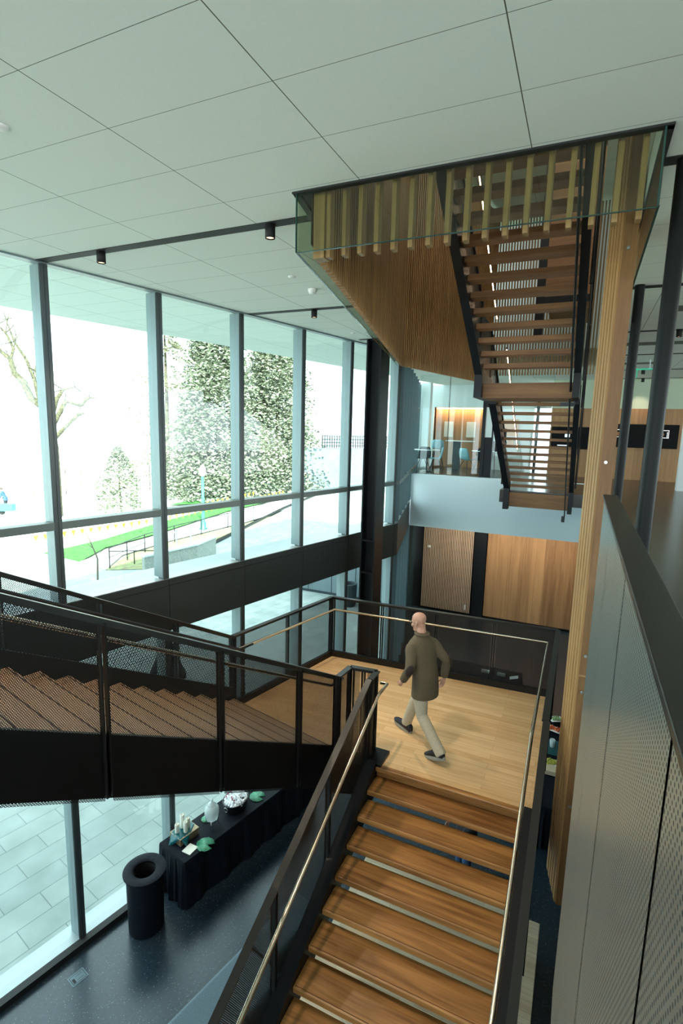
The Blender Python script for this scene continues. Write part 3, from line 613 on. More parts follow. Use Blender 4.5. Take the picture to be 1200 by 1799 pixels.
# ------------------------------------------------------------------ ground floor furniture
t = thing('timber_bench', 'long pale timber boarded bench beneath the front staircase', 'bench', (-1.2, 5.5, ZG))
mb = MB(); mb.box(-2.5, .03, 4.3, 6.74, ZG+.38, ZG+.45); mb.box(-1.9, .03, 2.0, 4.3, ZG+.38, ZG+.45); obj('top', mb, G['bench'], t, .006)
mb = MB(); mb.box(-2.42, -.05, 4.36, 6.66, ZG, ZG+.38); mb.box(-1.85, -.05, 2.05, 4.36, ZG, ZG+.38); obj('base', mb, G['bench'], t)
t = thing('upholstered_bench', 'grey upholstered bench seat left of the front staircase', 'bench', tuple(F(4.0, 2.4, ZG)))
mb = MB(); mb.fbox(3.62, 4.29, -1, 3.93, ZG+.12, ZG+.5); obj('cushion', mb, G['cushion'], t, .05, 4)
mb = MB(); mb.fbox(3.85, 4.29, 3.97, 4.9, ZG+.12, ZG+.5); obj('cushion', mb, G['cushion'], t, .05, 4)
mb = MB(); mb.fbox(3.68, 4.2, -1, 3.9, ZG, ZG+.12); obj('plinth', mb, G['dark'], t)
# floor box
t = thing('floor_box', 'small rectangular metal power outlet plate set in the dark floor', 'floor box', (-5.24, 3.81, ZG))
q = Vector((-5.24, 3.81, ZG)); ax = unit((.17, .16, 0)); ay = Vector((-ax.y, ax.x, 0))
ax = DV; ay = -NV
mb = MB(); mb.obox(q-ax*.1-ay*.08, ax*.2, ay*.16, ZV*.004); obj('plate', mb, G['plate'], t)
mb = MB(); mb.obox(q-ax*.085-ay*.065+ZV*.004, ax*.17, ay*.006, ZV*.001); mb.obox(q-ax*.085+ay*.059+ZV*.004, ax*.17, ay*.006, ZV*.001); mb.obox(q-ax*.085-ay*.065+ZV*.004, ax*.006, ay*.13, ZV*.001); mb.obox(q+ax*.079-ay*.065+ZV*.004, ax*.006, ay*.13, ZV*.001)
mb.obox(q-ax*.07-ay*.02+ZV*.004, ax*.03, ay*.07, ZV*.001); mb.obox(q-ax*.02-ay*.03+ZV*.004, ax*.08, ay*.004, ZV*.001); mb.obox(q-ax*.02+ay*.03+ZV*.004, ax*.08, ay*.004, ZV*.001); obj('cover_lines', mb, G['black'], t)
# bin
t = thing('waste_bin', 'tall round bin in black stretch cloth cover with open hole, near the window', 'bin', (-5.0, 4.73, ZG))
c = (-5.0, 4.73, ZG)
prof = [(.225, 0), (.236, .02), (.240, .3), (.244, .55), (.246, .80), (.250, .845), (.272, .858), (.286, .872), (.286, .885)]
mb = MB(); mb.lathe(c, prof, 48); cv = obj('cover', mb, G['spandex'], t)
n = 96; vs = []; fs = []; rr = [.286, .262, .225, .19, .162, .145]; zz = [.885, .893, .894, .893, .889, .875]
for j, (a, z) in enumerate(zip(rr, zz)):
    for k in range(n):
        p = 2*math.pi*k/n; wob = (.004*math.sin(k*math.pi)*1 + .0045*(1 if k % 2 else -1))*(0 if j in (0,) else j/5)*.9
        vs.append(Vector((c[0]+a*math.cos(p), c[1]+a*math.sin(p), c[2]+z+wob)))
for j in range(len(rr)-1):
    for k in range(n): fs.append((j*n+k, j*n+(k+1) % n, (j+1)*n+(k+1) % n, (j+1)*n+k))
mb = MB(); mb.add(vs, fs, smooth=True); obj('gathered_rim', mb, G['spandex'], t)
mb = MB(); mb.lathe(c, [(.147, .855), (.145, .6), (.14, .3), (0, .3)], 32); obj('inside', mb, G['hole'], t)

def draped_table(name, label, o, ax, ay, lx, ly, h, cat='table', folds=.03, group=None):
    """table under a floor-length cloth; o = near corner on floor"""
    t = thing(name, label, cat, tuple(o), group)
    pts = []; o = Vector(o); ax, ay = unit(ax), unit(ay)
    N1 = 36; N2 = 18
    for i in range(N1): pts.append((o+ax*(lx*i/N1), -ay, i))
    for i in range(N2): pts.append((o+ax*lx+ay*(ly*i/N2), ax, i))
    for i in range(N1): pts.append((o+ax*(lx*(1-i/N1))+ay*ly, ay, i))
    for i in range(N2): pts.append((o+ay*(ly*(1-i/N2)), -ax, i))
    n = len(pts); vs = []; hs = [h, h-.03, h*.7, h*.4, .012]
    for j, z in enumerate(hs):
        f = [0, .012, .5, .8, 1.0][j]
        for k, (p, nn, i) in enumerate(pts):
            a = folds*f*(math.sin(k*.9)+.6*math.sin(k*2.1+1)+.8)
            corner = 1.0 if i == 0 else 0
            vs.append(p+nn*(a+.01*(j > 0))+ZV*z)
    fs = [(j*n+(k+1) % n, j*n+k, (j+1)*n+k, (j+1)*n+(k+1) % n) for j in range(len(hs)-1) for k in range(n)]
    fs = [tuple(reversed(f)) for f in fs]
    fs.append(tuple(range(n)))
    mb = MB(); mb.add(vs, fs, smooth=False); cl = obj('tablecloth', mb, G['cloth'], t)
    mb = MB(); mb.obox(o+ax*.05+ay*.05+ZV*(h-.04), ax*(lx-.1), ay*(ly-.1), ZV*.03); obj('tabletop', mb, G['dark'], t)
    for a, b in ((.1, .1), (lx-.1, .1), (.1, ly-.1), (lx-.1, ly-.1)):
        mb = MB(); mb.tube([o+ax*a+ay*b, o+ax*a+ay*b+ZV*(h-.04)], .015, 8); obj('leg', mb, G['dark'], t)
    return t
TH = .75; TX = unit((.28, 1.9, 0)); TA = Vector((-4.68, 5.16, ZG)); TN = Vector((-TX.y, TX.x, 0))
TX = DV.copy(); TN = NV.copy()
draped_table('buffet_table', 'long buffet table under a dark cloth by the window, beside the black bin', (TA.x, TA.y, ZG), TX, TN, 2.9, .60, TH)
ZT = ZG+TH+.002
def at(x, y, dz=0): return Vector((x, y, ZT+dz))
# crate pair with napkin and candles
t = thing('wooden_crate', 'small wooden box riser on the buffet table under the teal napkin', 'wooden box', (-4.98, 5.52, ZT))
wd_ = wood('crate_wood', (.10, .07, .04), (.24, .18, .11), 'x', .7, None, 30)
mb = MB(); o_ = at(-4.93, 5.36); mb.obox(o_, DV*.34, NV*.26, ZV*.05); mb.obox(o_+ZV*.056, DV*.34, NV*.26, ZV*.05); obj('side_boards', mb, wd_, t, .003)
mb = MB(); mb.obox(o_+ZV*.106, DV*.34, NV*.26, ZV*.008); obj('top', mb, wood('crate_top', (.30, .25, .16), (.5, .42, .28), 'x', .7), t)
zc_ = .116
cc = o_+DV*.15+NV*.15
vs = []; nn_ = 10
for i in range(nn_+1):
    for j in range(nn_+1):
        u, v = (i/nn_-.5)*.42, (j/nn_-.5)*.30; p = cc+DV*(u*.8-v*.5)+NV*(v*.8+u*.5)
        lx, ly = (p-o_).dot(DV), (p-o_).dot(NV); ov = max(0, -lx, lx-.34, -ly, ly-.26)
        z = zc_+.002+.003*math.sin(i*1.3)*math.cos(j*1.1) - min(zc_-.004, ov*1.6)
        vs.append(Vector((p.x, p.y, ZT+z)))
fs = [(i*(nn_+1)+j, (i+1)*(nn_+1)+j, (i+1)*(nn_+1)+j+1, i*(nn_+1)+j+1) for i in range(nn_) for j in range(nn_)]
mb = MB(); mb.add(vs, fs, smooth=True); o = obj('napkin', mb, mat('teal_satin', (.0, .10, .12), .35)); tag(o, 'teal cloth napkin draped over the wooden box', 'napkin')
so_ = o.modifiers.new('solid', 'SOLIDIFY'); so_.thickness = .002
cand = mat('candle_wax', (.75, .78, .70), .5)
cl_ = [(-.09, .03, .14, 'shorter white pillar candle at the left of the candle group'), (.0, -.06, .17, 'white pillar candle at the front of the candle group'), (.02, .05, .22, 'tallest white pillar candle at the back of the group'), (.07, -.02, .17, 'white pillar candle at the right of the candle group')]
for a, b, h, lb in cl_:
    p = o_+DV*(.15+a)+NV*(.13+b)
    t = thing('pillar_candle', lb, 'candle', (p.x, p.y, ZT+zc_+.008), 'white candles on the wooden box')
    mb = MB(); mb.lathe((p.x, p.y, ZT+zc_+.008), [(0, 0), (.032, 0), (.034, .01), (.033, h-.01), (.028, h), (.02, h-.01), (0, h-.012)], 20); obj('wax', mb, cand, t)
    mb = MB(); mb.tube([(p.x, p.y, ZT+zc_+h-.01), (p.x, p.y, ZT+zc_+h+.018)], .002, 5); obj('wick', mb, G['black'], t)
mb = MB(); o_ = at(-4.70, 5.30); mb.obox(o_, DV*.17+NV*.03, NV*.15-DV*.03, ZV*.012); tag(obj('napkin_stack', mb, mat('cream_paper', (.78, .80, .72), .8), None, .002), 'small stack of cream paper napkins at the near end of the buffet table', 'napkins')
leafm = noisy('green_leaf', (.02, .16, .09), (.06, .32, .18), .45, 14, 3)
def lily(x, y, r, label):
    n = 28; vs = [at(x, y, .004)]; 
    for k in range(n):
        p = 2*math.pi*k/n+.3; q = r*(1 if 1 <= k < n-1 else .25)*(1+.03*math.sin(k*2)); vs.append(at(x+q*math.cos(p), y+q*math.sin(p), .004+.006*(k % 2)))
    mb = MB(); mb.add(vs, [(0, k+1, (k+1) % n+1) for k in range(n)], smooth=True)
    o = obj('leaf_placemat', mb, leafm); tag(o, label, 'leaf mat', 'green leaf mats on the buffet table'); s = o.modifiers.new('solid', 'SOLIDIFY'); s.thickness = .003; s.offset = 1
lily(-4.63, 5.56, .135, 'round green leaf mat between the paper napkins and the glass dispenser'); lily(-4.52, 6.78, .13, 'round green leaf mat beyond the ice bowl')
lily(-4.95, 5.98, .08, 'small round green leaf mat behind the glass dispenser')
# dispenser
t = thing('drink_dispenser', 'lidded glass water dispenser on black iron scroll stand on the buffet table', 'drink dispenser', (-4.80, 5.93, ZT))
c = (-4.80, 5.93, ZT+.10); gl = mat('thick_glass', (.85, .97, .98), .08); nb = gl.node_tree.nodes['Principled BSDF']; nb.inputs['Transmission Weight'].default_value = .45; nb.inputs['IOR'].default_value = 1.3
mb = MB(); mb.lathe(c, [(0, 0), (.08, 0), (.100, .02), (.112, .10), (.112, .17), (.100, .22), (.075, .25)], 8); obj('jar', mb, gl, t)
mb = MB(); mb.lathe(c, [(.066, .25), (.05, .28), (.02, .30), (.012, .31), (.022, .33), (.012, .35), (0, .352)], 16); obj('lid', mb, gl, t)
mb = MB(); mb.tube([(c[0]+.05, c[1]-.08, c[2]+.04), (c[0]+.08, c[1]-.12, c[2]+.04), (c[0]+.08, c[1]-.12, c[2]+.0)], .008, 8); obj('tap', mb, G['silver'], t)
for k in range(4):
    a = k*math.pi/2+.4; e = Vector((math.cos(a), math.sin(a), 0)); cz = Vector((c[0], c[1], ZT))
    mb = MB(); mb.tube([cz+e*.085+ZV*.12, cz+e*.105+ZV*.10, cz+e*.09+ZV*.06, cz+e*.115+ZV*.03, cz+e*.13+ZV*.008, cz+e*.145+ZV*.02], .004, 6); obj('stand_leg', mb, G['black'], t)
mb = MB(); mb.tube([Vector((c[0], c[1], ZT+.095))+Vector((math.cos(k*math.pi/12)*.088, math.sin(k*math.pi/12)*.088, 0)) for k in range(25)], .004, 6, False); obj('stand_ring', mb, G['black'], t)
# ice bowl
t = thing('ice_tub', 'black oval tub with ring handles filled with ice on the buffet table', 'tub', (-4.70, 6.42, ZT))
c = (-4.70, 6.42, ZT)
mb = MB(); mb.lathe(c, [(0, 0), (.15, 0), (.175, .015), (.205, .15), (.213, .16), (.205, .165), (.19, .15), (.17, .12), (0, .12)], 32, .92, 1.15); obj('bowl', mb, mat('black_enamel', (.012, .015, .02), .3), t)
for a in (-1, 1):
    cz = Vector((c[0], c[1]+a*.27, ZT+.13)); mb = MB(); mb.tube([cz+Vector((math.cos(k*math.pi/8)*.035, 0, math.sin(k*math.pi/8)*.035)) for k in range(17)], .005, 6, False); obj('ring_handle', mb, G['silver'], t)
random.seed(3)
mb = MB()
for k in range(330):
    a = random.random()*6.28; q = math.sqrt(random.random())*.175; s_ = random.uniform(.018, .032)
    p = Vector((c[0]+q*math.cos(a), c[1]+q*1.15*math.sin(a), ZT+.140+.06*(1-(q/.18)**2)+random.uniform(-.01, .012)))
    m3 = Matrix.Rotation(random.random()*3, 3, 'X') @ Matrix.Rotation(random.random()*3, 3, 'Z'); e = [m3 @ v for v in (XV*s_, YV*s_, ZV*s_)]
    mb.obox(p-(e[0]+e[1]+e[2])/2, *e)
tag(obj('ice_cubes', mb, mat('ice', (.82, .88, .92), .15), None, .003), 'heaped clear ice filling the black tub', 'ice', None, 'stuff')
pk = mat('berry_red_cap', (.45, .04, .10), .4); wh = mat('pale_bottle', (.8, .82, .85), .25)
for k in range(9):
    a = 1.6+k*.43; q = .08+.06*(k % 3)/2; p = Vector((c[0]+q*math.cos(a), c[1]+q*1.15*math.sin(a), ZT+.165))
    d_ = Vector((math.cos(a)*.4, math.sin(a)*.4, 1)).normalized()
    if k == 0:
        bt = thing('drink_bottle', 'small pale drink bottle with berry red cap standing in the ice tub', 'bottle', tuple(p), 'bottles in the ice tub')
        mb = MB(); mb.tube([p, p+d_*.05, p+d_*.065], .016, 10, True, [.017, .016, .009]); obj('bottle_body', mb, wh, bt); mb = MB(); mb.tube([p+d_*.064, p+d_*.08], .011, 10); obj('cap', mb, pk, bt)
    else:
        b2_ = copy_tree(bt); b2_.location = p; b2_.rotation_euler = (0, 0, k*.7)

# tables at the right, ground floor
draped_table('food_table', 'narrow food table under a dark cloth behind the landing, right of the staircase', (-.32, 8.75, ZG), YV, -XV, 3.1, -.50, TH)
tealm = mat('teal_runner', (.0, .07, .08), .5)
mb = MB(); mb.box(-.28, .10, 10.35, 10.9, ZT, ZT+.004); tag(obj('table_runner', mb, tealm), 'dark teal cloth runner on the food table', 'table runner')
plm = mat('pale_plates', (.62, .52, .36), .6)
t = thing('plate_stack', 'stack of pale square plates on the food table', 'plates', (-.03, 9.78, ZT))
for k in range(7):
    mb = MB(); mb.box(-.14, .08, 9.66, 9.86, ZT+.004+k*.012, ZT+.013+k*.012); obj('plate', mb, plm, t, .004)
def platter(y, col, label, z=.0, rot=.2):
    t = thing('food_platter', label, 'platter', (-.02, y, ZT+z), 'platters on the food table')
    a = Vector((math.cos(rot), math.sin(rot), 0)); b = Vector((-a.y, a.x, 0)); o = Vector((-.03, y, ZT+z+.03))
    mb = MB(); mb.obox(o-a*.14-b*.11, a*.28, b*.22, ZV*.01); obj('platter', mb, G['sign'], t, .004)
    mb = MB()
    for k in range(60): mb.sphere(o+a*random.uniform(-.1, .1)+b*random.uniform(-.08, .08)+ZV*random.uniform(.012, .035), random.uniform(.012, .022), 6, 4)
    o2 = obj('food', mb, col, t); o2['kind'] = 'stuff'
    mb = MB(); mb.box(o.x-.05, o.x+.05, o.y-.05, o.y+.05, ZT, ZT+z+.03); obj('foot', mb, G['dark'], t)
platter(9.98, noisy('green_yellow_salad', (.15, .35, .05), (.8, .6, .1), .6, 40), 'white platter of green and yellow salad next to the plate stack', .03)
platter(11.25, noisy('red_vegetables', (.6, .06, .02), (.75, .2, .05), .6, 30), 'white platter of red vegetables on the food table', .02, -.3)
platter(11.62, noisy('leafy_garnish', (.1, .3, .06), (.6, .6, .4), .6, 30), 'white platter with leafy greens farthest along the food table', .06, .5)
mb = MB(); mb.lathe((-.05, 10.65, ZT+.006), [(0, 0), (.05, 0), (.055, .14), (.05, .15), (0, .14)], 16); tag(obj('serving_jar', mb, gl), 'small clear glass jar on the food table', 'jar')
draped_table('side_table', 'dark-clothed table on the ground floor behind the rear landing guard', (-3.25, 13.1, ZG), XV, YV, 2.3, .7, TH)
cm = glass('clear_plastic', (.8, .85, .85), 1.0, 1.6)
for k, (x, y, lb) in enumerate(((-2.92, 13.25, 'clear plastic container hidden partly behind the man'), (-1.95, 13.3, 'clear plastic lidded container left of the guard post'), (-1.55, 13.3, 'clear plastic container right of the guard post'))):
    t = thing('plastic_container', lb, 'container', (x, y, ZT), 'clear containers on the side table')
    mb = MB(); mb.box(x, x+.26, y, y+.18, ZT+.003, ZT+.012); mb.box(x, x+.26, y, y+.008, ZT+.01, ZT+.10); mb.box(x, x+.26, y+.172, y+.18, ZT+.01, ZT+.10); mb.box(x, x+.008, y, y+.18, ZT+.01, ZT+.10); mb.box(x+.252, x+.26, y, y+.18, ZT+.01, ZT+.10); obj('tub', mb, cm if k else cm, t)
    mb = MB(); mb.obox(Vector((x+.02, y+.02, ZT+.02)), XV*.2, YV*.12, ZV*.04); obj('contents', mb, mat('pale_contents', (.45, .47, .44), .6), t)
mb = MB(); mb.obox(Vector((-1.2, 13.27, ZT+.003)), Vector((.2, .05, .05)), Vector((-.02, .16, 0)), ZV*.006); tag(obj('tray_lid', mb, mat('pale_lid', (.55, .62, .62), .3)), 'pale plastic lid leaning at the right end of the clear containers', 'lid')

# ------------------------------------------------------------------ meeting room (upper level, far left)
mb = MB(); mb.box(-6.4, -1.15, 20.0, 20.2, .90, HC); mb.box(-6.4, -5.3, 19.9, 20.2, ZC, .90); mb.box(-3.35, -1.7, 19.9, 20.2, ZC, HC); struct('wall_back_left', mb, G['white'])
mb = MB(); mb.box(-5.3, -3.35, 20.25, 20.3, ZC, .95); mb.box(-5.32, -5.30, 19.98, 20.3, ZC, .9); mb.box(-3.37, -3.35, 19.98, 20.3, ZC, .9); struct('wall_niche', mb, G['panel_w'])
mb = MB(); mb.box(-5.28, -3.37, 20.2, 20.24, .86, .885); t = obj('niche_light', mb, G['ledw']); tag(t, 'warm linear light above the wood niche in the meeting room', 'light')
area('niche_glow', (-4.3, 20.1, .85), 1.9, 14, (1, .62, .35), (0, 0, 0), .1)
mb = MB(); mb.box(-5.55, -5.2, 18.9, 19.2, ZC, HC); tag(obj('white_pillar', mb, G['white']), 'square white pillar beside the meeting room window', 'pillar')
mb = MB(); mb.box(-4.8, -2.82, 16.2, 16.21, ZC, HC); struct('window_16', mb, G['rglass'])
mb = MB(); mb.box(-2.48, -.9, 16.2, 16.21, ZC, HC); struct('window_17', mb, G['rglass'])
mb = MB(); mb.box(-2.82, -2.72, 16.12, 16.26, ZC, HC); mb.box(-2.52, -2.48, 16.12, 16.26, ZC, HC); mb.box(-2.72, -2.5, 16.16, 16.22, ZC, ZC+1.2); struct('door_2', mb, G['steel'])
mb = MB(); mb.box(-3.86, -3.845, 16.19, 16.22, ZC, HC); mb.box(-1.62, -1.52, 19.85, 19.95, ZC, HC); mb.box(-1.1, -1.06, 19.8, 19.9, ZC, HC); struct('trim_140', mb, G['alumd'])
tbm = mat('artwork_orange', (.75, .35, .12), .6)
mb = MB(); mb.box(-2.75, -2.2, 19.85, 19.89, -.1, .5); mb.box(-2.55, -2.3, 19.85, 19.89, -.45, -.15); tag(obj('wall_panel', mb, tbm), 'orange wall graphic behind the suspended staircase', 'wall art')
for k, (x, lb) in enumerate(((-4.95, 'white square board on the niche wall, left one'), (-4.1, 'white square board on the niche wall, right one'))):
    mb = MB(); mb.box(x, x+.34, 20.20, 20.235, -.20, .38); tag(obj('wall_board', mb, mat('board_white', (.62, .62, .56), .6)), lb, 'board', 'boards in the niche')
def chair(x, y, rz, m, label, stool=False):
    h = .45; H = .83
    if stool: h, H = .72, 1.05
    t = thing('side_chair', label, 'chair', (0, 0, 0), 'meeting room chairs')
    mb = MB(); vs = []; 
    prof = [(.20, h-.01), (.10, h), (-.08, h-.015), (-.18, h+.03), (-.22, h+.14), (-.25, h+.27), (-.27, H)]
    wd = [.17, .21, .22, .22, .22, .21, .15]
    for (yy, z), w_ in zip(prof, wd):
        for k in range(7):
            u = (k-3)/3; vs.append(Vector((u*w_, yy+.05*u*u*(1 if yy < -.1 else .0), z+.04*u*u*(1 if yy > -.15 else 0))))
    fs = [(j*7+k, j*7+k+1, (j+1)*7+k+1, (j+1)*7+k) for j in range(6) for k in range(6)]
    mb.add(vs, fs, smooth=True); o = obj('seat_shell', mb, m, t); s = o.modifiers.new('solid', 'SOLIDIFY'); s.thickness = .012
    for a, b in ((-1, -1), (1, -1), (-1, 1), (1, 1)):
        mb = MB(); mb.tube([(a*.08, b*.08-.02, h-.02), (a*.23, b*.23-.02, 0)], .010, 6, True, [.014, .008]); obj('leg', mb, G['chair'], t)
    t.location = (x, y, ZC); t.rotation_euler = (0, 0, rz)
    for c_ in t.children: pass
    return t
def mtable(x, y, r, label):
    t = thing('round_table', label, 'table', (x, y, ZC), 'meeting room tables')
    mb = MB(); mb.lathe((x, y, ZC), [(0, .71), (r, .715), (r+.005, .73), (r, .74), (0, .74)], 32); obj('tabletop', mb, G['tabletop'], t)
    mb = MB(); mb.lathe((x, y, ZC), [(.25, 0), (.25, .012), (.03, .03), (.03, .71)], 20); obj('pedestal', mb, G['chair'], t)
mtable(-4.72, 17.1, .42, 'round white meeting table closest to the window'); mtable(-2.95, 17.9, .45, 'round white meeting table by the dark door frame')
chair(-4.75, 16.75, math.pi, G['chair'], 'black chair back-on at the window meeting table'); chair(-4.35, 16.8, 1.9, G['chairb'], 'pale blue chair at the window meeting table')
chair(-3.38, 17.15, -.6, G['chairb'], 'pale blue shell chair at the near side of the right meeting table'); chair(-3.0, 17.35, 3.0, G['chair'], 'black chair in front of the right meeting table')
chair(-3.25, 19.0, 2.2, G['chair'], 'black high chair behind the right meeting table, left one', True); chair(-2.85, 19.0, -2.4, G['chair'], 'black high chair behind the right meeting table, right one', True)
chair(-4.75, 18.6, .2, G['chairb'], 'pale high-backed chair in front of the wood niche', True)
t = thing('high_table', 'tall white-topped table in front of the wood niche', 'table', (-4.1, 19.1, ZC))
mb = MB(); mb.box(-4.55, -3.6, 18.9, 19.35, ZC+1.0, ZC+1.03); obj('tabletop', mb, G['tabletop'], t); mb = MB(); mb.box(-4.3, -4.05, 19.0, 19.2, ZC, ZC+1.0); obj('pedestal', mb, G['alumd'], t)

# far right gallery room
mb = MB(); mb.box(-1.06, 4.5, 18.65, 18.8, ZC+.08, .84); struct('wall_back_wood', mb, G['panel_w'])
mb = MB(); mb.box(-1.06, 13, 18.66, 18.85, .84, HC); mb.box(4.5, 13, 18.66, 18.85, ZC, .84); struct('wall_back_right', mb, mat('pale_green_wall', (.50, .58, .44), .8))
mb = MB(); mb.box(-1.06, 4.5, 18.62, 18.66, ZC, ZC+.08); struct('baseboard_back_right', mb, G['panel_w'])
t = thing('display_band', 'long black wall display with two small bright framed icons on the wood wall', 'display', (1.6, 18.6, -.3))
mb = MB(); mb.box(.55, 2.53, 18.58, 18.64, -.345, .37); obj('panel', mb, G['screen'], t)
for cx in (.80, 1.98):
    mb = MB(); a, b = cx, cx+.30
    mb.box(a, b, 18.572, 18.58, .19, .205); mb.box(a, b, 18.572, 18.58, -.03, -.015); mb.box(b-.012, b, 18.572, 18.58, -.03, .2); mb.box(b-.05, b-.035, 18.572, 18.58, .0, .15); obj('icon', mb, mat('icon_white', (.8, .8, .8), .5, emit=(.9, .9, .9), estr=.5), t)
    mb = MB(); mb.sphere((cx+.13, 18.578, .07), .05, 10, 6, (1, .1, 1.2)); obj('icon_figure', mb, mat('icon_brown', (.35, .15, .06), .6), t)
t = thing('display_case', 'black wall screen with small lit picture seen through the lower stair treads', 'screen', (-.7, 18.5, -.4))
mb = MB(); mb.box(-1.0, .1, 18.56, 18.63, -.45, .25); obj('panel', mb, G['screen'], t); mb = MB(); mb.box(-.6, -.45, 18.55, 18.56, -.08, .02); mb.box(-.8, -.5, 18.55, 18.56, -.36, -.33); obj('picture', mb, mat('screen_glow', (.5, .6, .65), .5, emit=(.5, .6, .65), estr=.8), t)
mb = MB(); mb.box(2.22, 2.45, 15.6, 15.85, ZC, HC); tag(obj('white_column', mb, G['white']), 'square white column at the right edge of the gallery', 'column')
t = thing('exit_sign', 'small hanging green exit sign under the gallery ceiling', 'exit sign', (1.0, 14, 1.4))
mb = MB(); mb.box(.94, .95, 13.9, 14.15, 1.33, 1.5); obj('sign_plate', mb, G['green'], t); mb = MB(); mb.box(.9, 1.5, 13.98, 14.06, 1.5, 1.53); obj('housing', mb, G['green'], t)
mb = MB(); mb.box(1.18, 1.2, 14.0, 14.04, 1.53, HC); obj('hanger', mb, G['silver'], t)
# ------------------------------------------------------------------ people
def loft(mb, st, n=20):
    """st: list of (centre, vector a, vector b): closed elliptical tube through the stations"""
    vs = []
    for c, a, b in st:
        c, a, b = Vector(c), Vector(a), Vector(b)
        vs += [c+a*math.cos(2*math.pi*k/n)+b*math.sin(2*math.pi*k/n) for k in range(n)]
    m = len(st); fs = [(i*n+k, i*n+(k+1) % n, (i+1)*n+(k+1) % n, (i+1)*n+k) for i in range(m-1) for k in range(n)]
    fs += [tuple(range(n-1, -1, -1)), tuple(range((m-1)*n, m*n))]
    return mb.add(vs, fs, smooth=True)
def limb(mb, pts, rads, n=14, flat=1.0):
    """tapered limb with slightly flattened section and round joints"""
    pts = [Vector(p) for p in pts]; st = []
    for i, p in enumerate(pts):
        t = (pts[min(i+1, len(pts)-1)]-pts[max(i-1, 0)]).normalized(); a = t.cross(YV)
        if a.length < .2: a = t.cross(XV)
        a.normalize(); b = a.cross(t); st.append((p, a*rads[i], b*rads[i]*flat))
    loft(mb, st, n)
    return mb
def interp(a, b, k): return [Vector(a)+(Vector(b)-Vector(a))*i/k for i in range(k)]
def hand(mb, wr, d, palm_n, thumb, s=1.0):
    """wr wrist; d pointing direction of the hand; palm_n palm normal; thumb = side unit vector"""
    wr, d, pn, th = Vector(wr), unit(d), unit(palm_n), unit(thumb)
    loft(mb, [(wr, th*.024, pn*.017), (wr+d*.03, th*.032, pn*.016), (wr+d*.07, th*.040, pn*.014), (wr+d*.092, th*.037, pn*.011)], 12)
    for k, (L, r_) in enumerate(((.070, .0085), (.078, .009), (.073, .0085), (.058, .0075))):
        o = wr+d*.085+th*(.028-k*.019)
        a = o+d*L*.42+pn*.006; b = a+d*L*.32+pn*L*.22; c = b+d*L*.18+pn*L*.28
        mb.tube([o-d*.01, a, b, c], r_, 8, True, [r_*1.05, r_, r_*.92, r_*.75])
    o = wr+d*.03+th*.03; mb.tube([o-th*.012, o+th*.018+d*.022+pn*.004, o+th*.024+d*.048+pn*.012, o+th*.02+d*.066+pn*.02], .0095, 8, True, [.012, .011, .010, .008])
def remesh(o, v, smooth=4):
    r = o.modifiers.new('remesh', 'REMESH'); r.mode = 'VOXEL'; r.voxel_size = v; r.use_smooth_shade = True
    s = o.modifiers.new('smooth', 'SMOOTH'); s.factor = .5; s.iterations = smooth
